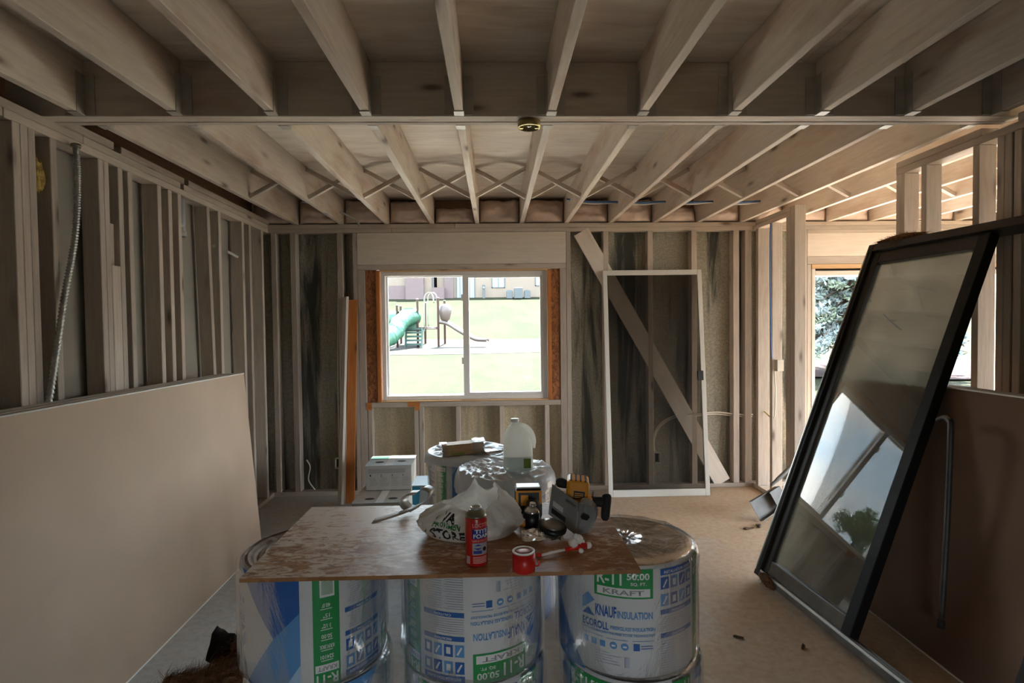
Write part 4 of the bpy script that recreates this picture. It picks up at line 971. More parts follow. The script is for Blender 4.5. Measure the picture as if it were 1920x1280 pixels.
# ---- insulation rolls
RR, RH = 0.242, 0.366
LBL = ['label_white', 'label_blue', 'label_light_blue', 'label_green', 'print_white', 'label_text_grey', 'ink_grey', 'print_pale_blue']
def roll_label():
    F = Flat(); P = PI * RR
    for q in range(2):
        o = q * P
        F.poly([(o, .376), (o + .205, .376), (o + .085, .205), (o, .12)], 2); F.poly([(o, .12), (o + .085, .205), (o + .225, 0), (o, 0)], 1)
        F.poly([(o, .29), (o + .06, .376), (o, .376)], 7, 2)
        # R-value box
        F.rect(o + .262, .272, o + .452, .370, 3); F.rect(o + .272, .278, o + .442, .305, 4, 2)
        F.text('KRAFT', o + .292, .283, o + .422, .300, 6); F.text('R-11', o + .272, .315, o + .352, .358, 4); F.text('50.00', o + .368, .335, o + .440, .358, 4); F.text('SQ. FT.', o + .380, .315, o + .430, .327, 4)
        # mark and names
        F.poly([(o + .215, .21), (o + .215, .25), (o + .238, .272), (o + .262, .25), (o + .238, .228)], 2); F.poly([(o + .215, .195), (o + .262, .195), (o + .240, .220)], 1)
        F.text('KNAUF', o + .266, .202, o + .335, .240, 1); F.text('INSULATION', o + .338, .204, o + .450, .228, 2)
        F.text('ECOROLL', o + .218, .158, o + .310, .184, 1); F.text('FIBERGLASS INSULATION', o + .316, .164, o + .458, .176, 2); F.text('WITH FORMALDEHYDE-FREE ECOSE TECHNOLOGY', o + .218, .146, o + .458, .154, 2)
        F.rect(o + .218, .132, o + .29, .1335, 2); F.rect(o + .30, .130, o + .37, .1315, 2); F.rect(o + .385, .130, o + .455, .1315, 2)
        for n_ in range(3): F.rect(o + .220 + n_ * .03, .100, o + .238 + n_ * .03, .120, 2)
        for n_ in range(2):
            c = (o + .325 + n_ * .036, .110); F.poly([(c[0] + .012 * math.cos(t * PI / 6), c[1] + .012 * math.sin(t * PI / 6)) for t in range(12)], 2); F.rect(c[0] - .006, c[1] - .003, c[0] + .006, c[1] + .003, 4, 2)
        F.rect(o + .388, .099, o + .408, .122, 1)
        for n_ in range(2): F.rect(o + .412, .105 + n_ * .008, o + .452, .107 + n_ * .008, 1)
        for n_ in range(5): F.rect(o + .26, .045 + n_ * .009, o + .26 + random.uniform(.05, .09), .047 + n_ * .009, 5)
        F.rect(o + .36, .04, o + .375, .075, 5)
        # pictogram column
        F.rect(o + .478, .345, o + .622, .366, 1); F.text('INSTALLATION GUIDE', o + .490, .350, o + .610, .360, 4)
        for r in range(2):
            for n_ in range(4):
                u0 = o + .479 + n_ * .037; v0 = .298 - r * .056; F.rect(u0, v0, u0 + .030, v0 + .040, 1 if (n_ + r) % 2 == 0 else 2)
                F.poly([(u0 + .006, v0 + .008), (u0 + .011, v0 + .006), (u0 + .025, v0 + .030), (u0 + .020, v0 + .034)] if n_ % 2 == 0 else [(u0 + .008, v0 + .008), (u0 + .022, v0 + .008), (u0 + .022, v0 + .03), (u0 + .008, v0 + .03)], 4, 2)
        for v0, t in ((.214, 'PRECAUTIONS'), (.135, 'CAUTION'),): F.rect(o + .478, v0, o + .622, v0 + .016, 1); F.text(t, o + .52, v0 + .004, o + .58, v0 + .012, 4)
        for n_ in range(7): F.rect(o + .479, .158 + n_ * .0075, o + random.uniform(.59, .62), .160 + n_ * .0075, 5)
        for n_ in range(15):
            for c_ in range(2): F.rect(o + .480 + c_ * .072, .010 + n_ * .008, o + .480 + c_ * .072 + random.uniform(.05, .064), .0125 + n_ * .008, 5)
        # green value band
        F.rect(o + .640, 0, o + .722, .376, 3); F.rect(o + .655, .006, o + .700, .080, 4, 2)
        for n_ in range(17): F.rect(o + .660, .012 + n_ * .0036, o + .695, .0136 + n_ * .0036, 3, 3)
        F.text('R-11', o + .648, .334, o + .714, .368, 4); F.rect(o + .645, .302, o + .717, .327, 4, 2); F.text('KRAFT', o + .652, .307, o + .710, .322, 6)
        for v0, t, sz in ((.270, 'S24101', .04), (.236, 'KR913KK', .045), (.202, '50.00', .032), (.168, '3 1/2"', .028), (.134, '15"', .02), (.100, "40.0'", .026)):
            F.text(t, o + .681 - sz / 2, v0, o + .681 + sz / 2, v0 + .014, 4); F.rect(o + .681 - .018, v0 + .018, o + .681 + .018, v0 + .0205, 4, 2)
    return F
def cylmap(u, v, h):
    r = RR + 0.0012 + h; t = u / RR; return Vector((r * math.sin(t), -r * math.cos(t), v * RH / 0.376))
def make_roll():
    root = empty('insulation_roll')
    bm = bmesh.new(); blathe(bm, [(RR - 0.014, 0.0), (RR - 0.003, 0.006), (RR, 0.02), (RR, RH - 0.02), (RR - 0.003, RH - 0.006), (RR - 0.014, RH)], 64, cap=False); from_bm('wrapper', bm, 'label_white', root, True)
    for z, s_ in ((RH - 0.004, 1), (0.004, -1)):                    # rolled ends with their spiral
        bm = bmesh.new(); prev = None
        for k in range(25):
            r = 0.012 + (RR - 0.02) * k / 24; zz = z + (0.004 * (k % 2) - 0.002) + s_ * 0.006 * math.sin(k * 0.9) * (k < 22)
            ring = [bm.verts.new((r * math.cos(2 * PI * a / 48), r * math.sin(2 * PI * a / 48), zz + 0.004 * fbm((r * 9, a * 0.3, z), 1.5))) for a in range(48)]
            if prev:
                for a in range(48): bm.faces.new((prev[a], prev[(a + 1) % 48], ring[(a + 1) % 48], ring[a]))
            else: bm.faces.new(ring)
            prev = ring
        from_bm('rolled_end', bm, 'kraft', root, False)
    roll_label().build('printed_label', LBL, cylmap, root)
    bm = bmesh.new(); prev = None; n = 96
    prof = [(0.02, RH + 0.004), (0.08, RH + 0.006), (0.14, RH + 0.005), (0.19, RH + 0.007), (RR - 0.012, RH + 0.008), (RR + 0.004, RH - 0.004), (RR + 0.010, RH - 0.03), (RR + 0.009, RH * 0.75), (RR + 0.008, RH * 0.5), (RR + 0.009, RH * 0.25), (RR + 0.010, 0.03), (RR + 0.006, 0.008)]
    for r, z in prof:
        ring = []
        for a in range(n):
            t = 2 * PI * a / n; p = Vector((math.cos(t), math.sin(t), 0)); wv = 0.0045 * fbm((p.x * 2.2, p.y * 2.2, z * 5), 2.2) + 0.004 * ridged((p.x * 3, p.y * 3, z * 1.4), 2.5)
            if z > RH: q = Vector((p.x * r, p.y * r, z + 0.004 * fbm((p.x * r * 20, p.y * r * 20, 1.0), 1.0) + 0.003))
            else: q = Vector((p.x * (r + max(wv, -0.003)), p.y * (r + max(wv, -0.003)), z))
            ring.append(bm.verts.new(q))
        if prev:
            for a in range(n): bm.faces.new((prev[a], prev[(a + 1) % n], ring[(a + 1) % n], ring[a]))
        else: bm.faces.new(ring)
        prev = ring
    pw = from_bm('plastic_wrap', bm, 'clear_film', root, True); pw.rotation_euler = (0, 0, 1.1)
    return root
proto = make_roll()
RC = [0]
def place_roll(x, y, z, ang, flip, label, group='kraft insulation rolls in plastic'):
    r = proto if RC[0] == 0 else copy_tree(proto); RC[0] += 1
    r.location = (x, y, z + (RH if flip else 0)); r.rotation_euler = (0, PI if flip else 0, ang); tag(r, label, 'insulation', group); return r
Z2 = RH + 0.013
place_roll(0.462, 1.985, Z2, -1.73, False, 'upright printed insulation roll under the right end of the tabletop')
place_roll(-0.090, 1.985, Z2, 1.90, True, 'upside-down printed insulation roll under the middle of the tabletop')
place_roll(-0.652, 1.985, Z2, 3.26, True, 'upside-down printed insulation roll under the left end of the tabletop')
place_roll(0.475, 1.975, 0.002, -2.3, False, 'insulation roll on the floor beneath the right upright roll')
place_roll(-0.085, 1.985, 0.002, 1.2, False, 'insulation roll on the floor beneath the middle roll')
place_roll(-0.640, 1.990, 0.002, 0.3, False, 'insulation roll on the floor beneath the left roll')
place_roll(0.045, 2.975, 0.002, 0.9, False, 'insulation roll on the floor below the roll with the jug')
place_roll(-0.175, 3.455, 0.002, 0.5, False, 'insulation roll on the floor below the roll with the shims')
bigA = place_roll(0.045, 2.975, Z2, -1.35, False, 'insulation roll in crumpled white plastic carrying the water jug')
bigB = place_roll(-0.175, 3.455, Z2, -0.35, False, 'insulation roll in white plastic carrying the wooden shims')
def crumple_cap(parent, r0, drop, amp, seed, zt):
    bm = bmesh.new(); prev = None; n = 200; rs = [0.0015] + [0.010 * q_ for q_ in range(1, 25)] + [0.250, r0, r0 + 0.004, r0 + 0.006]; nr = len(rs)
    for i, r in enumerate(rs):
        ring = []
        for a in range(n):
            t = 2 * PI * a / n; d = Vector((math.cos(t), math.sin(t), 0)); p = d * r
            wx = 0.03 * fbm((p.x, p.y, seed), 6.0); rg_ = max(0.0, ridged((p.x * 0.5 + wx + seed, p.y * 1.6 - p.x * 0.6 + wx, seed), 16.0)) ** 1.5 * 1.6 - 0.5; f2 = fbm((p.x + seed, p.y, 0), 14.0)
            if i < nr - 3: z = zt + amp * (0.5 + 0.5 * rg_) + amp * 0.5 * f2 - 0.012 * max(0, (r - 0.20)) / 0.05; q = Vector((p.x, p.y, max(z, zt + 0.001)))
            else:
                k_ = i - (nr - 4); rr = r + 0.006 * (0.5 + 0.5 * ridged((d.x * 4 + seed, d.y * 4, k_), 2.2)); q = Vector((d.x * rr, d.y * rr, zt - drop * k_ / 3 * (0.85 + 0.25 * math.sin(2 * t + seed) + 0.1 * f2)))
            ring.append(bm.verts.new(q))
        if prev:
            for a in range(n): bm.faces.new((prev[a], prev[(a + 1) % n], ring[(a + 1) % n], ring[a]))
        else: bm.faces.new(ring)
        prev = ring
    from_bm('crumpled_cover', bm, 'white_wrap', parent, True)
crumple_cap(bigA, 0.262, 0.11, 0.020, 3.0, RH + 0.012); crumple_cap(bigB, 0.260, 0.07, 0.012, 8.0, RH + 0.012)

# roll lying outside the patio doorway
orl = copy_tree(proto); orl.location = (3.56, 5.56, terrain(3.5, 5.6) + RR + 0.012); orl.rotation_euler = (PI / 2 + 0.0, 0.5, 0.25); tag(orl, 'insulation roll lying on its side outside the patio doorway', 'insulation', 'kraft insulation rolls in plastic')
orl.location.y = 5.60

# ---- OSB tabletop laid over the rolls
TZ0, TZ1 = 0.765, 0.777
bm = bmesh.new(); bprism(bm, [(-0.605, -0.325), (0.600, -0.333), (0.600, 0.325), (-0.605, 0.335)], 0, TZ1 - TZ0)
for f_ in list(bm.faces)[2:]: f_.material_index = 1
tb = from_bm('tabletop_sheet', bm, ['table_osb', 'bare_osb'], loc=(-0.166, 1.990, TZ0)); tag(tb, 'brown wood sheet splashed with white laid over the rolls as a table', 'tabletop')
TZ = TZ1 + 0.0005

# ---- expanding foam can
can = empty('foam_can', (-0.066, 1.735, TZ)); tag(can, 'red and blue spray foam can standing at the front of the tabletop', 'spray can')
CR = 0.0345
bm = bmesh.new(); blathe(bm, [(CR - 0.004, 0), (CR, 0.003), (CR, 0.147), (CR - 0.001, 0.150)], 40); from_bm('body', bm, 'can_red', can)
bm = bmesh.new(); blathe(bm, [(CR - 0.0005, 0.150), (CR - 0.001, 0.154), (CR - 0.004, 0.158), (CR - 0.012, 0.168), (CR - 0.018, 0.171)], 40); from_bm('shoulder', bm, 'can_steel', can)
bm = bmesh.new(); blathe(bm, [(0.0165, 0.171), (0.0180, 0.173), (0.0180, 0.178), (0.0150, 0.179), (0.0130, 0.173), (0.004, 0.172)], 30); vr = from_bm('valve_cup', bm, 'galv', can)
F = Flat(); F.rect(-.018, .088, .050, .118, 1); F.text('LOCTITE', -.016, .124, .038, .136, 4); F.text('TITE', -.010, .105, .034, .117, 0); F.text('FOAM', -.014, .090, .038, .103, 0)
F.text('GAPS & CRACKS', -.018, .079, .032, .085, 4); F.rect(-.018, .038, .034, .075, 2); F.poly([(-.012, .066), (0, .072), (.012, .066)], 1, 2); F.poly([(-.014, .060), (.013, .060), (0, .053)], 1, 2); F.rect(-.014, .042, .012, .052, 1, 2); F.poly([(.022 + .007 * math.cos(t), .055 + .007 * math.sin(t)) for t in [k * PI / 5 for k in range(10)]], 3, 2)
for n_ in range(5): F.rect(-.016, .012 + n_ * .0045, .030, .0143 + n_ * .0045, 4)
for n_ in range(8): F.rect(-.042, .010 + n_ * .003, -.026, .0115 + n_ * .003, 0)
lb_ = F.build('printed_label', ['print_white', 'can_blue', 'can_grey', 'ink_black', 'print_pink'], lambda u, v, h: Vector(((CR + 0.0004 + h) * math.sin(u / CR), -(CR + 0.0004 + h) * math.cos(u / CR), v)), can, step=0.006, eps=0.0003, bold=0.02)
can.rotation_euler = (0, 0, 0.18)

# ---- red cap
cap = empty('red_cap', (0.079, 1.672, TZ)); tag(cap, 'round red plastic can cap with white rim beside the foam can', 'cap')
bm = bmesh.new(); blathe(bm, [(0.032, 0), (0.035, 0.003), (0.0345, 0.058)], 40); from_bm('shell', bm, 'red_plastic', cap)
bm = bmesh.new(); blathe(bm, [(0.0345, 0.0582), (0.0345, 0.0615), (0.0285, 0.0615), (0.0275, 0.059), (0.004, 0.0588)], 40); from_bm('rim', bm, 'print_white', cap)
bm = bmesh.new(); blathe(bm, [(0.027, 0.0592), (0.006, 0.0594)], 30); from_bm('top_disc', bm, 'print_pink', cap)
bm = bmesh.new(); btube(bm, smooth_path([(0.033, -0.004, 0.016), (0.044, -0.006, 0.017), (0.047, -0.005, 0.024), (0.042, -0.004, 0.03)], 4), 0.003, 8); from_bm('tab', bm, 'red_plastic', cap)

# ---- straw nozzle with dried foam
nz = empty('foam_nozzle', (0.262, 1.800, TZ)); tag(nz, 'red and white foam nozzle with straw and dried foam on the tabletop', 'nozzle')
bm = bmesh.new(); btube(bm, [(-0.125, -0.035, 0.006), (-0.035, -0.005, 0.012)], 0.0042, 8); from_bm('straw', bm, 'foam_white', nz)
bm = bmesh.new(); btube(bm, [(-0.042, -0.008, 0.011), (-0.01, 0.0, 0.016), (0.03, 0.008, 0.018)], [0.006, 0.010, 0.011], 10); btube(bm, [(0.01, 0.004, 0.012), (0.018, -0.012, 0.03)], 0.007, 8); from_bm('trigger', bm, 'red_plastic', nz)
def lump(name, items, mat, parent, seed):
    bm = bmesh.new(); k = 0
    for (c, r) in items:
        t = bmesh.new(); bmesh.ops.create_icosphere(t, subdivisions=2, radius=r); ix = {}; k += 1
        for v in t.verts: ix[v] = bm.verts.new(Vector(c) + v.co * (1 + 0.22 * fbm(v.co * 40 + Vector((seed + k, 0, 0)), 1.0)))
        for f in t.faces: bm.faces.new([ix[v] for v in f.verts])
        t.free()
    return from_bm(name, bm, mat, parent, True)
lump('dried_foam', [((-0.012, 0.0, 0.034), 0.017), ((0.004, 0.004, 0.040), 0.015), ((-0.004, 0.002, 0.050), 0.010), ((0.014, 0.0, 0.033), 0.010)], 'foam_white', nz, 3)
lump('foam_tip', [((0.038, 0.010, 0.017), 0.012), ((0.010, -0.010, 0.008), 0.009)], 'foam_white', nz, 9)
bm = bmesh.new(); btube(bm, [(-0.137, -0.036, 0.008), (-0.122, -0.034, 0.008)], 0.0065, 8); from_bm('tip_cap', bm, 'red_plastic', nz)

# ---- crumpled shopping bag
bagc = Vector((-0.095, 1.998, TZ)); bag = empty('shopping_bag', bagc); tag(bag, 'crumpled white plastic shopping bag with black and green print on the tabletop', 'bag')
def bag_pt(t, v):
    d = Vector((math.cos(t), math.sin(t), 0)); rx = 0.172 * (0.62 + 0.48 * math.sin(PI * min(1, v * 0.8 + 0.18))) * (1 - 0.16 * v); ry = 0.105 * (0.70 + 0.42 * math.sin(PI * min(1, v * 0.8 + 0.2)))
    pk = 0.062 * math.exp(-abs(math.sin((t - 1.45) / 2)) / 0.11) + 0.058 * math.exp(-abs(math.sin((t - 0.45) / 2)) / 0.13) + 0.018 * math.exp(-((math.sin((t + 0.6) / 2)) / 0.12) ** 2) - 0.030 * math.exp(-((math.sin((t + 1.25) / 2)) / 0.30) ** 2) - 0.012 * math.exp(-((math.sin((t - 2.5) / 2)) / 0.2) ** 2)
    z = (0.118 + pk) * v
    n1 = ridged((d.x * 1.3, d.y * 1.3, v * 0.7 + 4), 2.6); n2 = fbm((d.x * 2, d.y * 2, v * 2 + 2), 2.0)
    n3 = ridged((d.x * 2 + v, d.y * 2, v * 2.2), 3.6) + 0.5 * ridged((d.x * 3 - v, d.y * 3, v * 3.0 + 7), 5.5)
    q = 1 + (0.065 * n1 + 0.06 * n2 + 0.03 * n3) * min(1, v * 2.5)
    return Vector((d.x * rx * q, d.y * ry * q, z + 0.001))
bm = bmesh.new(); n = 200; prev = None
for i in range(41):
    v = i / 40; ring = [bm.verts.new(bag_pt(2 * PI * a / n, v)) for a in range(n)]
    if prev:
        for a in range(n): bm.faces.new((prev[a], prev[(a + 1) % n], ring[(a + 1) % n], ring[a]))
    else: bm.faces.new(ring[::-1])
    prev = ring
o = from_bm('bag_skin', bm, 'bag_plastic', bag, True); so = o.modifiers.new('t', 'SOLIDIFY'); so.thickness = 0.0012
F = Flat(); F.text('VA', -0.105, 0.062, -0.048, 0.087, 0); F.text('PROVEMEN', -0.118, 0.047, -0.026, 0.062, 1); F.text('STORE', -0.120, 0.014, -0.012, 0.043, 0); F.poly([(-0.15, 0.03), (-0.141, 0.026), (-0.137, 0.036)], 1); F.poly([(-0.120, 0.068), (-0.114, 0.064), (-0.117, 0.076)], 1)
def bagmap(u, v, h):
    t = -PI / 2 + u / 0.150; vv = max(0.02, min(0.98, v / 0.10)); p = bag_pt(t, vv); q = bag_pt(t + 0.01, vv) - bag_pt(t - 0.01, vv); r = bag_pt(t, min(1, vv + 0.01)) - bag_pt(t, vv - 0.01); nn = q.cross(r).normalized(); return p + nn * (0.0022 + h)
F.build('lettering', ['ink_black', 'ink_green'], bagmap, bag, eps=0.0002, bold=0.028)
# a flap of loose film beside it
bm = bmesh.new(); g = []
for i in range(14):
    row = []
    for j in range(10):
        x, y = 0.02 + i * 0.011, -0.03 - j * 0.010; row.append(bm.verts.new((x + 0.16, y, 0.004 + 0.020 * abs(fbm((x, y, 3), 22)) + 0.012 * max(0, ridged((x, y, 1), 14)) * (1 - j / 10))))
    g.append(row)
for i in range(13):
    for j in range(9): bm.faces.new((g[i][j], g[i + 1][j], g[i + 1][j + 1], g[i][j + 1]))
from_bm('loose_film', bm, 'loose_film', bag, True)

# ---- circular saw lying on the table
SO = Vector((0.275, 2.02, TZ))
saw = empty('circular_saw', SO); tag(saw, 'yellow and grey circular saw tipped on its side at the tabletop end', 'power saw')
def sadd(name, bm, mat, smooth=False, parent=None): return from_bm(name, bm, mat, parent or saw, smooth)
def S(x, y, z): return Vector((x, y, z)) - SO
Mh = Matrix.Translation(S(0.309, 2.115, 0.889)) @ Matrix.Rotation(math.radians(-8), 4, 'Z') @ Matrix.Rotation(math.radians(5), 4, 'Y')
bm = bmesh.new(); bevel_box(bm, (-0.042, -0.052, -0.046), (0.042, 0.052, 0.048), 0.013, Mh, seg=3); hou = sadd('motor_housing', bm, 'tool_yellow')
for q in range(4):
    bm = bmesh.new(); bbox(bm, (-0.030 + q * 0.018, -0.046, 0.030), (-0.024 + q * 0.018, 0.046, 0.0492), 0, Mh); sadd('vent_slot', bm, 'black_plastic', parent=hou)
bm = bmesh.new(); bbox(bm, (-0.014, -0.0535, -0.020), (0.028, -0.051, 0.010), 0, Mh); sadd('rating_plate', bm, 'ink_black', parent=hou)
F = Flat()
for q in range(3): F.rect(-0.010, -0.014 + q * 0.007, 0.022, -0.011 + q * 0.007, 0)
F.build('rating_print', ['tool_yellow'], lambda u, v, h: Mh @ Vector((u, -0.0537 - h, v)), hou, step=0, eps=0.0002)
bm = bmesh.new(); Mg2 = Matrix.Translation(S(0.335, 2.085, 0.848)) @ Matrix.Rotation(math.radians(-20), 4, 'Z'); bevel_box(bm, (-0.045, -0.035, -0.028), (0.032, 0.035, 0.026), 0.012, Mg2, seg=3); sadd('gear_case', bm, 'tool_yellow')
bm = bmesh.new(); btube(bm, [S(0.355, 2.08, 0.852), S(0.380, 2.065, 0.857), S(0.402, 2.052, 0.858)], [0.021, 0.019, 0.020], 14); sadd('grip_neck', bm, 'black_rubber')
bm = bmesh.new(); btube(bm, smooth_path([S(0.411, 2.055, 0.890), S(0.409, 2.05, 0.868), S(0.404, 2.04, 0.838), S(0.399, 2.033, 0.797)], 4), [0.009, 0.015, 0.0175, 0.0178, 0.0178, 0.0178, 0.0175, 0.0172, 0.017, 0.017, 0.0165, 0.015, 0.009], 14); sadd('rear_grip', bm, 'black_rubber')
A_, B_, C_, D_ = S(0.208, 2.065, 0.929), S(0.297, 2.005, 0.875), S(0.277, 1.945, 0.7795), S(0.186, 2.005, 0.836)
pn = (B_ - A_).cross(D_ - A_).normalized(); pn = pn if pn.y > 0 else -pn
bm = bmesh.new(); fr_ = [bm.verts.new(p) for p in (A_, B_, C_, D_)]; bk_ = [bm.verts.new(p + pn * 0.005) for p in (A_, B_, C_, D_)]
bm.faces.new(fr_); bm.faces.new(bk_[::-1])
for k_ in range(4): bm.faces.new((fr_[k_], bk_[k_], bk_[(k_ + 1) % 4], fr_[(k_ + 1) % 4]))
bmesh.ops.recalc_face_normals(bm, faces=bm.faces); bmesh.ops.bevel(bm, geom=list(bm.edges), offset=0.0015, segments=1, affect='EDGES'); shoe = sadd('shoe_plate', bm, 'tool_grey')
def on_shoe(u, v, h): return A_ + (B_ - A_) * u + (D_ - A_) * v - pn * h
for (u0, v0, u1, v1, mt_, nm) in ((0.12, 0.50, 0.50, 0.66, 'pale_grey_plastic', 'depth_scale'), (0.55, 0.15, 0.93, 0.24, 'steel_dark', 'plate_slot'), (0.10, 0.74, 0.62, 0.90, 'black_plastic', 'blade_slot')):
    F = Flat(); F.rect(u0, v0, u1, v1, 0); F.build(nm, [mt_], lambda u, v, h: on_shoe(u, v, 0.0012 + h), shoe, step=0)
gpts = [S(*p) for p in ((0.297, 2.000, 0.876), (0.322, 1.992, 0.876), (0.343, 1.980, 0.862), (0.353, 1.970, 0.842), (0.348, 1.960, 0.815), (0.330, 1.950, 0.792), (0.305, 1.943, 0.7795), (0.277, 1.942, 0.7795))]
gv = Vector((0.020, 0.052, 0.004)); bm = bmesh.new(); fr_ = [bm.verts.new(p) for p in gpts]; bk_ = [bm.verts.new(p + gv) for p in gpts]; bm.faces.new(fr_); bm.faces.new(bk_[::-1])
for k_ in range(len(gpts)): bm.faces.new((fr_[k_], bk_[k_], bk_[(k_ + 1) % len(gpts)], fr_[(k_ + 1) % len(gpts)]))
bmesh.ops.recalc_face_normals(bm, faces=bm.faces); bmesh.ops.bevel(bm, geom=list(bm.edges), offset=0.004, segments=2, affect='EDGES'); sadd('blade_guard', bm, 'tool_grey')
gc = S(0.314, 1.9665, 0.836); bm = bmesh.new(); Mw = Matrix.Translation(gc) @ Matrix.Rotation(math.radians(14), 4, 'Z') @ Matrix.Rotation(math.radians(22), 4, 'X') @ Matrix.Rotation(math.radians(25), 4, 'Y'); bbox(bm, (-0.013, -0.008, -0.009), (0.013, 0.004, 0.009), 0, Mw); sadd('guard_window', bm, 'black_plastic')
bm = bmesh.new(); Mk = Matrix.Translation(S(0.196, 1.955, 0.806)) @ Matrix.Rotation(math.radians(9), 4, 'Y') @ Matrix.Rotation(math.radians(12), 4, 'X'); blathe(bm, [(0.010, -0.012), (0.046, -0.012), (0.051, -0.006), (0.051, 0.004), (0.045, 0.009), (0.012, 0.011)], 36, Mk); kn = sadd('flange_disc', bm, 'black_plastic')
bm = bmesh.new(); blathe(bm, [(0.042, 0.0102), (0.028, 0.0122), (0.010, 0.0126)], 30, Mk); sadd('flange_face', bm, 'steel_dark', parent=kn)
bm = bmesh.new(); btube(bm, smooth_path([S(0.275, 2.12, 0.905), S(0.250, 2.122, 0.915), S(0.228, 2.122, 0.917)], 3), [0.012, 0.015, 0.018, 0.019, 0.019, 0.016, 0.008], 12); sadd('front_knob', bm, 'black_rubber')
bm = bmesh.new(); btube(bm, [S(0.362, 2.08, 0.868), S(0.364, 2.08, 0.893)], 0.0035, 8); sadd('lock_lever', bm, 'steel_dark')

# ---- cordless driver, battery towards the window
drv = empty('cordless_driver', (0.122, 2.085, TZ)); tag(drv, 'black and yellow cordless driver lying on its battery beside the saw', 'power tool')
bm = bmesh.new(); bevel_box(bm, (-0.052, 0.03, 0.002), (0.052, 0.10, 0.118), 0.012, seg=3); bat = from_bm('battery_pack', bm, 'black_plastic', drv)
for lo_, hi_ in (((-0.050, 0.0275, 0.105), (0.050, 0.098, 0.112)), ((-0.050, 0.0275, 0.045), (-0.040, 0.0298, 0.105)), ((-0.030, 0.0275, 0.055), (-0.002, 0.0298, 0.095)), ((0.040, 0.0275, 0.06), (0.050, 0.0298, 0.105))):
    bm = bmesh.new(); bbox(bm, lo_, hi_); from_bm('yellow_trim', bm, 'tool_yellow', bat)
bm = bmesh.new(); bevel_box(bm, (-0.046, 0.034, 0.1185), (0.046, 0.094, 0.124), 0.003); from_bm('contact_plate', bm, 'pale_grey_plastic', bat)
bm = bmesh.new(); btube(bm, smooth_path([(0.015, 0.03, 0.06), (0.015, -0.01, 0.055), (0.005, -0.045, 0.05)], 4), [0.026, 0.027, 0.028, 0.028, 0.030, 0.031, 0.032, 0.032, 0.033], 16); from_bm('handle', bm, 'black_rubber', drv)
bm = bmesh.new(); btube(bm, [(0.002, -0.040, 0.002), (0.004, -0.050, 0.028), (0.006, -0.052, 0.058)], [0.030, 0.034, 0.030], 18); hd = from_bm('body', bm, 'black_plastic', drv)
bm = bmesh.new(); btube(bm, [(0.006, -0.052, 0.056), (0.007, -0.053, 0.066), (0.008, -0.054, 0.076)], [0.030, 0.026, 0.016], 20); from_bm('chuck_collar', bm, 'chrome', hd)
bm = bmesh.new(); btube(bm, [(0.008, -0.054, 0.075), (0.010, -0.055, 0.092)], [0.014, 0.011], 14); from_bm('nose', bm, 'chrome', hd)
bm = bmesh.new(); bbox(bm, (-0.040, -0.075, 0.010), (-0.020, -0.060, 0.034)); from_bm('yellow_badge', bm, 'tool_yellow', hd)

# ---- curled metal flashing offcut
cur = empty('metal_offcut', (-0.36, 2.235, TZ)); tag(cur, 'curled strip of metal flashing on the back edge of the tabletop', 'metal strip')
bm = bmesh.new(); pts = smooth_path([(-0.115, -0.105, 0.003), (-0.05, -0.070, 0.010), (0.02, -0.03, 0.022), (0.075, 0.0, 0.045), (0.095, 0.02, 0.075), (0.065, 0.035, 0.088), (0.035, 0.03, 0.070), (0.0, 0.025, 0.068), (-0.020, 0.02, 0.045), (-0.005, 0.01, 0.020), (0.03, 0.0, 0.010)], 6)
ribbon(bm, pts, lambda i: (0.004 + 0.012 * (i / 60), 0.020, 0.004), 0.0012); from_bm('strip', bm, 'galv', cur, True)

# ---- water jug on the roll
jug = empty('water_jug', (0.112, 2.86, Z2 + RH + 0.040)); tag(jug, 'half full translucent plastic gallon jug standing on the wrapped roll', 'jug')
def sqring(bm, hw, r, z, n=40, sk=0.0):
    out = []
    for a in range(n):
        t = 2 * PI * a / n; c, s_ = math.cos(t), math.sin(t); e = 4.0; k_ = (abs(c) ** e + abs(s_) ** e) ** (-1 / e); k2 = k_ * (1 - r) + r
        out.append(bm.verts.new((c * hw * k2 + sk, s_ * hw * k2, z)))
    return out
def loft(bm, rings, cap=True):
    for a, b in zip(rings, rings[1:]):
        n = len(a)
        for k in range(n): f = bm.faces.new((a[k], a[(k + 1) % n], b[(k + 1) % n], b[k])); f.smooth = True
    if cap: bm.faces.new(rings[0][::-1]); bm.faces.new(rings[-1])
bm = bmesh.new(); loft(bm, [sqring(bm, h, r, z, sk=s_) for h, r, z, s_ in ((0.066, 0.3, 0.0, 0), (0.073, 0.3, 0.006, 0), (0.075, 0.25, 0.03, 0), (0.075, 0.25, 0.125, 0), (0.074, 0.35, 0.150, 0), (0.066, 0.6, 0.178, -0.004), (0.050, 0.8, 0.203, -0.010), (0.032, 1, 0.222, -0.014), (0.022, 1, 0.232, -0.015), (0.021, 1, 0.243, -0.015))]); from_bm('body', bm, 'jug_plastic', jug)
bm = bmesh.new(); loft(bm, [sqring(bm, h, 0.25, z) for h, z in ((0.0755, 0.004), (0.0762, 0.03), (0.0760, 0.074))]); from_bm('water', bm, 'jug_water', jug)
bm = bmesh.new(); blathe(bm, [(0.021, 0.243), (0.0225, 0.244), (0.0225, 0.258), (0.019, 0.260)], 24, Matrix.Translation((-0.015, 0, 0))); from_bm('cap', bm, 'print_white', jug)
bm = bmesh.new(); btube(bm, smooth_path([(-0.002, -0.010, 0.226), (0.035, -0.014, 0.222), (0.065, -0.018, 0.195), (0.080, -0.018, 0.155), (0.076, -0.018, 0.110)], 5), 0.0125, 12); from_bm('handle', bm, 'jug_plastic', jug)
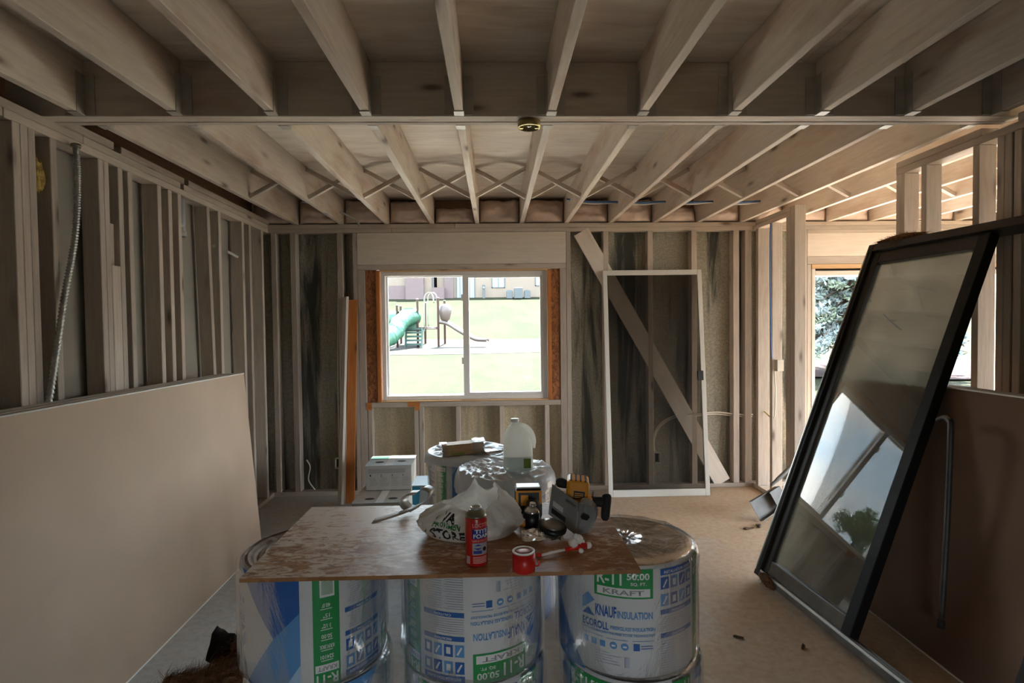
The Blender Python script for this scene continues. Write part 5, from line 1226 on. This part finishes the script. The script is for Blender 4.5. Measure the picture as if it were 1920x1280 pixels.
bm = bmesh.new(); bbox(bm, (0.026, -0.0785, 0.020), (0.062, -0.0768, 0.068)); from_bm('printed_label', bm, 'jug_label', jug)

# ---- bundle of cedar shims in torn plastic, and a flattened wrapper
shm = empty('shim_bundle', (-0.195, 3.30, Z2 + RH + 0.026)); shm.rotation_euler = (0, math.radians(-3), 0.12); tag(shm, 'bundle of wooden shims in torn plastic on the wrapped roll', 'shims')
for r_ in range(7):
    for c_ in range(2):
        lu = box_obj('shim', (-0.125 + 0.004 * ((r_ * 7) % 3), -0.045 + c_ * 0.046, r_ * 0.0092), (0.125 - 0.003 * ((r_ * 5) % 4), -0.001 + c_ * 0.046, r_ * 0.0092 + 0.0082), 'raw_pine', shm)
bm = bmesh.new(); bbox(bm, (-0.075, -0.0475, 0.004), (0.005, -0.0462, 0.014)); from_bm('printed_band', bm, 'jug_label', shm)
for (xa, xb, sd_) in ((-0.138, -0.095, 1.0), (0.055, 0.128, 5.0)):
    bm = bmesh.new(); prev = None
    for i in range(7):
        x = xa + (xb - xa) * i / 6; ring = []
        for a in range(28):
            t = 2 * PI * a / 28; k_ = (abs(math.cos(t)) ** 5 + abs(math.sin(t)) ** 5) ** -0.2; w_ = 1.06 + 0.10 * fbm((x * 20 + sd_, math.cos(t) * 2, math.sin(t) * 2), 1.5) + (0.22 * max(0, ridged((t, x * 12, sd_), 1.2)) if math.sin(t) > 0.5 and sd_ > 2 else 0)
            ring.append(bm.verts.new((x, 0.050 * math.cos(t) * k_ * w_, max(-0.001, 0.033 + 0.036 * math.sin(t) * k_ * w_))))
        if prev:
            for a in range(28): bm.faces.new((prev[a], prev[(a + 1) % 28], ring[(a + 1) % 28], ring[a]))
        prev = ring
    from_bm('torn_plastic', bm, 'loose_film', shm, True)
wr2 = empty('torn_wrapper', (-0.005, 3.30, Z2 + RH + 0.034)); wr2.rotation_euler = (0.05, -0.05, 0.5); tag(wr2, 'flat torn brown and silver wrapper beside the wooden shims', 'wrapper')
bm = bmesh.new(); g = [[bm.verts.new((-0.085 + 0.017 * i, -0.045 + 0.015 * j, 0.004 + 0.006 * fbm((i * 0.6, j * 0.6, 4), 1.0))) for j in range(7)] for i in range(11)]
for i in range(10):
    for j in range(6): bm.faces.new((g[i][j], g[i + 1][j], g[i + 1][j + 1], g[i][j + 1]))
o = from_bm('sheet', bm, 'kraft', wr2, True); so = o.modifiers.new('t', 'SOLIDIFY'); so.thickness = 0.0015
for (x, y, a, b, mname) in ((-0.03, 0.0, 0.035, 0.016, 'chrome'), (0.03, 0.01, 0.028, 0.018, 'ink_black'), (0.0, -0.022, 0.03, 0.008, 'print_white')):
    bm = bmesh.new(); bbox(bm, (x - a, y - b, 0.009), (x + a, y + b, 0.0105)); from_bm('printed_patch', bm, mname, wr2)

# ---- cartons
def carton(name, c, size, ang, label, top, front, band=None, slots=((-0.25, 0.0), (0.25, 0.0)), print_=None, side_blue=False):
    t = empty(name, c, (0, 0, ang)); tag(t, label, 'box', 'cartons behind the table'); sx, sy, sz = size
    bm = bmesh.new(); bevel_box(bm, (-sx / 2, -sy / 2, 0), (sx / 2, sy / 2, sz - 0.003), 0.004); from_bm('carton_body', bm, front, t)
    bm = bmesh.new(); bbox(bm, (-sx / 2 - 0.003, -sy / 2 - 0.004, sz - 0.0028), (-0.001, sy / 2, sz)); bbox(bm, (0.001, -sy / 2 - 0.004, sz - 0.0028), (sx / 2 + 0.003, sy / 2, sz + 0.001)); from_bm('top_flap', bm, top, t)
    for (u, v) in slots:
        bm = bmesh.new(); bprism(bm, [(u * sx + 0.036 * math.cos(a), v * sy + 0.024 * math.sin(a)) for a in [k * PI / 8 for k in range(16)]], sz + 0.0011, sz + 0.0018); from_bm('hand_hole', bm, 'ink_black', t)
    bm = bmesh.new(); bbox(bm, (-0.030, -sy / 2, sz + 0.0011), (0.030, sy / 2, sz + 0.0019)); from_bm('packing_tape', bm, 'print_white', t)
    if band: 
        bm = bmesh.new(); bbox(bm, (-sx / 2, sy * 0.12, sz + 0.0011), (-0.035, sy * 0.42, sz + 0.0016)); from_bm('printed_band', bm, band, t)
    F = Flat()
    if print_ == 'steps':
        F.rect(-sx * .44, sz * .68, sx * .36, sz * .86, 1)
        for k_ in range(4):
            u = (-.42 + .235 * k_) * sx; F.text(str(k_ + 1), u + .004, sz * .56, u + .014, sz * .64, 0)
            for r_ in range(7): F.rect(u, sz * (.50 - .055 * r_), u + sx * random.uniform(.13, .2), sz * (.525 - .055 * r_), 1)
    if side_blue:
        F.poly([(-sx / 2, 0), (-sx * .36, 0), (-sx * .30, sz * .95), (-sx / 2, sz * .95)], 2); F.poly([(sx * .40, 0), (sx / 2, 0), (sx / 2, sz * .95), (sx * .36, sz * .95)], 2)
    if print_ or side_blue: F.build('print', ['ink_black', 'ink_grey2', 'cardboard_blue'], lambda u, v, h: Vector((u, -sy / 2 - 0.0006 - h, v)), t, step=0, eps=0.0002, smooth=False)
    return t
plain('ink_grey2', (0.36, 0.36, 0.34), 0.6)
carton('carton', (-0.868, 4.62, 0.222), (0.365, 0.33, 0.20), 0.03, 'grey-faced carton with pale top and printed steps, upper of its stack', 'cardboard_white', 'cardboard_side', 'cardboard_teal', ((-0.24, -0.18), (0.24, -0.12)), 'steps')
carton('carton', (-0.885, 4.40, 0.0), (0.40, 0.50, 0.216), 0.02, 'lower grey carton with two hand holes showing behind the tabletop', 'cardboard_side', 'cardboard_side', None, ((-0.22, -0.30), (0.22, -0.30)))
carton('carton', (-0.445, 4.00, 0.225), (0.29, 0.25, 0.195), 0.0, 'white carton with blue corners beside the shim roll, upper of its stack', 'cardboard_white', 'cardboard_side', None, ((0.27, -0.05),), None, True)
carton('carton', (-0.445, 3.98, 0.0), (0.33, 0.32, 0.221), 0.0, 'lower white carton under the one with blue corners', 'cardboard_white', 'cardboard_side', None, ((0.27, -0.2),), None, True)

# ================================================================== WIRING, PIPES, SMALL THINGS
jb = empty('junction_box', (0.168, 2.555, JB - 0.0045)); tag(jb, 'round metal ceiling junction box fixed under the beam', 'junction box')
bm = bmesh.new(); blathe(bm, [(0.048, 0.0), (0.052, -0.003), (0.052, -0.030), (0.047, -0.032), (0.046, -0.012), (0.006, -0.010)], 28); from_bm('box', bm, 'brass', jb)
bm = bmesh.new(); blathe(bm, [(0.010, -0.012), (0.010, -0.026), (0.003, -0.028)], 12); from_bm('stud_screw', bm, 'chrome', jb)
for q in range(2): bm = bmesh.new(); bevel_box(bm, (-0.008 + (0.034 if q else -0.034), -0.006, -0.034), (0.008 + (0.034 if q else -0.034), 0.006, -0.012), 0.002); from_bm('mount_ear', bm, 'brass', jb)

cd = empty('flexible_conduit', (-1.93, 2.45, 1.0)); tag(cd, 'ribbed metal flexible conduit hanging diagonally on the left studs', 'conduit')
path = smooth_path([(0.0, 0.215, 1.385), (0.01, 0.205, 1.20), (0.012, 0.175, 0.95), (0.010, 0.10, 0.66), (0.008, 0.02, 0.30), (0.0, -0.06, -0.05)], 60)
bm = bmesh.new(); btube(bm, path, [0.0125 + 0.0028 * math.sin(i * PI * 2 / 3.0) for i in range(len(path))], 10); o = from_bm('ribbed_sleeve', bm, 'galv', cd)
bm = bmesh.new(); blathe(bm, [(0.020, 0), (0.022, 0.008), (0.018, 0.016)], 14, Matrix.Translation((0, 0.215, 1.372))); from_bm('connector', bm, 'can_steel', cd)

wt = wool('insulation_tuft', (xl(2.5) - 0.04, 2.505, 2.20), (0.028, 0.035, 0.075), 320, 'wool_yellow', random.Random(4), length=0.03); tag(wt, 'yellow glass wool tuft stuck between the left wall studs', 'insulation')
def pipe(name, a, b, r, mat, label, collar=None):
    t = empty(name, a); tag(t, label, 'pipe'); d = Vector(b) - Vector(a)
    bm = bmesh.new(); btube(bm, [(0, 0, 0), d], r, 14); from_bm('tube', bm, mat, t)
    bm = bmesh.new(); btube(bm, [d * 0.86, d * 1.0], r * 1.18, 14); from_bm('collar', bm, collar or mat, t)
pipe('pipe_stub', (xl(3.53) - 0.045, 3.553, 2.375), (xl(3.53) - 0.045, 3.553, 2.19), 0.013, 'pvc_white', 'short white pipe stub dropping from the left top plate', 'rim_wood')
pipe('pipe_stub', (xl(3.7) - 0.055, 3.715, 2.375), (xl(3.7) - 0.055, 3.715, 2.13), 0.028, 'pipe_grey', 'thick grey pipe stub dropping between the left studs')
for n_, (y0, y1, zz) in enumerate(((3.64, 3.70, 2.20), (4.12, 4.20, 2.13), (4.34, 4.52, 2.12))):
    pipe('pipe_stub', (xl(y0) - 0.04, y0, zz), (xl(y1) - 0.04, y1, zz - 0.01 * n_), 0.010, 'pvc_white', ('thin white pipe stub beside the grey pipe on the left wall', 'thin white pipe stub through the tilted stud of the left wall', 'thin white pipe stub nearest the window wall on the left studs')[n_])

def cable(name, pts, r, mat, label, sub=6): o = tube(name, pts, r, mat, None, 7, sub); tag(o, label, 'cable'); return o
cable('blue_cable', [(0.62, 4.70, 2.585), (0.82, 4.70, 2.562), (1.02, 4.70, 2.560), (1.25, 4.70, 2.552), (1.45, 4.70, 2.560), (1.65, 4.70, 2.552), (1.86, 4.70, 2.560), (2.06, 4.70, 2.550), (2.28, 4.70, 2.562)], 0.007, 'cable_blue', 'blue cable strung through the joists near the back wall')
cable('grey_cable', [(0.62, 4.715, 2.577), (0.82, 4.715, 2.550), (1.02, 4.715, 2.552), (1.25, 4.715, 2.540), (1.45, 4.715, 2.552), (1.65, 4.715, 2.540), (1.86, 4.715, 2.552), (2.06, 4.715, 2.538), (2.28, 4.715, 2.552)], 0.006, 'pvc_white', 'pale cable strung beside the blue cable through the joists')
cable('grey_cable', [(-1.62, 4.80, 2.60), (-1.45, 4.9, 2.575), (-1.25, 5.0, 2.50), (-1.18, 5.02, 2.42)], 0.009, 'pipe_grey', 'grey cable sagging between the joists above the left corner')
cable('white_cable', [(1.472, D + 0.03, 0.33), (1.468, D + 0.03, 0.48), (1.53, D + 0.03, 0.60), (1.68, D + 0.03, 0.675), (1.86, D - 0.010, 0.69), (2.05, D + 0.02, 0.70), (2.25, D + 0.03, 0.675), (2.40, D + 0.03, 0.67)], 0.006, 'cable_white', 'upper pale cable running through the studs behind the screen door')
cable('white_cable', [(1.478, D + 0.045, 0.33), (1.476, D + 0.045, 0.45), (1.54, D + 0.045, 0.58), (1.69, D + 0.045, 0.655), (1.86, D + 0.004, 0.67), (2.05, D + 0.035, 0.68), (2.25, D + 0.045, 0.655), (2.40, D + 0.045, 0.65)], 0.006, 'cable_white', 'lower pale cable running through the studs behind the screen door')
cable('blue_cable', [(2.372, 4.72, 2.375), (2.365, 4.715, 2.1), (2.368, 4.715, 1.7), (2.372, 4.717, 1.4), (2.378, 4.715, 1.22)], 0.006, 'cable_blue', 'blue cable running down the partition stud by the corner')
cable('white_cable', [(2.40, 4.712, 1.12), (2.405, 4.70, 0.95), (2.40, 4.70, 0.75), (2.395, 4.712, 0.70)], 0.005, 'cable_white', 'loose white cable hanging below the partition switch box')
cable('white_cable', [(-1.385, D + 0.02, 2.37), (-1.405, D + 0.01, 2.0), (-1.43, D + 0.02, 1.2), (-1.436, D + 0.02, 0.36)], 0.006, 'cable_white', 'pale cable running down the stud left of the window')
cable('white_cable', [(-1.735, D + 0.04, 0.32), (-1.70, D + 0.02, 0.26), (-1.72, D + 0.03, 0.14), (-1.66, D + 0.02, 0.05)], 0.006, 'cable_white', 'loose white cable end near the floor of the left back bay')
cable('tan_cable', [(2.44, 4.975, 0.72), (2.47, 4.93, 0.68), (2.49, 4.86, 0.62), (2.50, 4.80, 0.56)], 0.006, 'wool_yellow', 'tan cable sticking out of the partition corner stud')
def outlet(x, y, z, label, rz=0.0, mat='cable_white', blank=False):
    t = empty('outlet_box', (x, y, z), (0, 0, rz)); tag(t, label, 'outlet box'); bm = bmesh.new(); w_, h_, d_ = 0.054, 0.095, 0.055
    for lo_, hi_ in (((-w_ / 2, 0, -h_ / 2), (-w_ / 2 + 0.005, d_, h_ / 2)), ((w_ / 2 - 0.005, 0, -h_ / 2), (w_ / 2, d_, h_ / 2)), ((-w_ / 2, 0, -h_ / 2), (w_ / 2, d_, -h_ / 2 + 0.005)), ((-w_ / 2, 0, h_ / 2 - 0.005), (w_ / 2, d_, h_ / 2))): bbox(bm, lo_, hi_)
    from_bm('housing', bm, mat, t); bm = bmesh.new(); bbox(bm, (-w_ / 2 + 0.005, d_ - 0.008, -h_ / 2 + 0.005), (w_ / 2 - 0.005, d_, h_ / 2 - 0.005)); from_bm('back', bm, mat if blank else 'black_plastic', t)
    if blank: bm = bmesh.new(); bbox(bm, (-w_ / 2, -0.003, -h_ / 2), (w_ / 2, -0.0002, h_ / 2)); from_bm('cover', bm, mat, t)
    return t
outlet(1.492, D + 0.004, 0.285, 'open outlet box low on the stud behind the screen door'); outlet(-1.442, D + 0.004, 0.29, 'open outlet box on the stud left of the window')
outlet(2.425, 4.655, 1.16, 'pale switch box on the partition stud by the corner', 0, 'cable_white', True)

# white folding sawhorse outside
lad = empty('sawhorse', (3.95, 6.15, terrain(3.9, 6.1))); tag(lad, 'white folding sawhorse outside the patio doorway', 'sawhorse')
bm = bmesh.new(); bevel_box(bm, (-0.03, -0.4, 1.14), (0.13, 0.4, 1.19), 0.006); from_bm('top_bar', bm, 'print_white', lad)
for sx_, sy_ in ((-1, -1), (-1, 1), (1, -1), (1, 1)):
    lg = lumber('leg', (0.05 + sx_ * 0.26, sy_ * 0.36, 0.0), (0.05 + sx_ * 0.03, sy_ * 0.33, 1.14), 0.03, 0.05, 'white_board', None); lg.parent = lad

# plaster crumbs and leaf litter on the slab
rg = random.Random(21)
spots = [((1.30, 3.62), 0.04, 'dry leaf scrap on the slab near the right roll'), ((1.86, 4.03), 0.05, 'dry brown leaf curled on the floor before the dustpan'), ((1.96, 4.08), 0.045, 'dry leaf lying just beside the curled leaf near the dustpan'), ((1.16, 2.62), 0.022, 'small dark chip on the floor right of the roll stack'), ((1.42, 2.52), 0.02, 'small dark chip on the floor before the glass door'), ((1.20, 2.05), 0.02, 'small dark chip at the bottom edge of the floor'), ((1.30, 2.15), 0.024, 'dark chip lying on the floor below the glass door sill')]
for n_, ((x, y), s_, lab) in enumerate(spots):
    bm = bmesh.new(); pts = []
    for k_ in range(9):
        a = 2 * PI * k_ / 9; r = s_ * (0.6 + 0.5 * rg.random()); pts.append((math.cos(a) * r, math.sin(a) * r * 0.45))
    top = [bm.verts.new((px_, py_, 0.004 + 0.012 * abs(rg.gauss(0, 0.6)))) for px_, py_ in pts]; bot = [bm.verts.new((px_, py_, 0.001)) for px_, py_ in pts]
    bm.faces.new(top); bm.faces.new(bot[::-1])
    for k_ in range(9): bm.faces.new((bot[k_], bot[(k_ + 1) % 9], top[(k_ + 1) % 9], top[k_]))
    o = from_bm('floor_scrap', bm, 'debris_brown', None, loc=(x, y, 0.0), rot=(0, 0, rg.random() * 3)); tag(o, lab, 'debris', 'scraps on the floor')
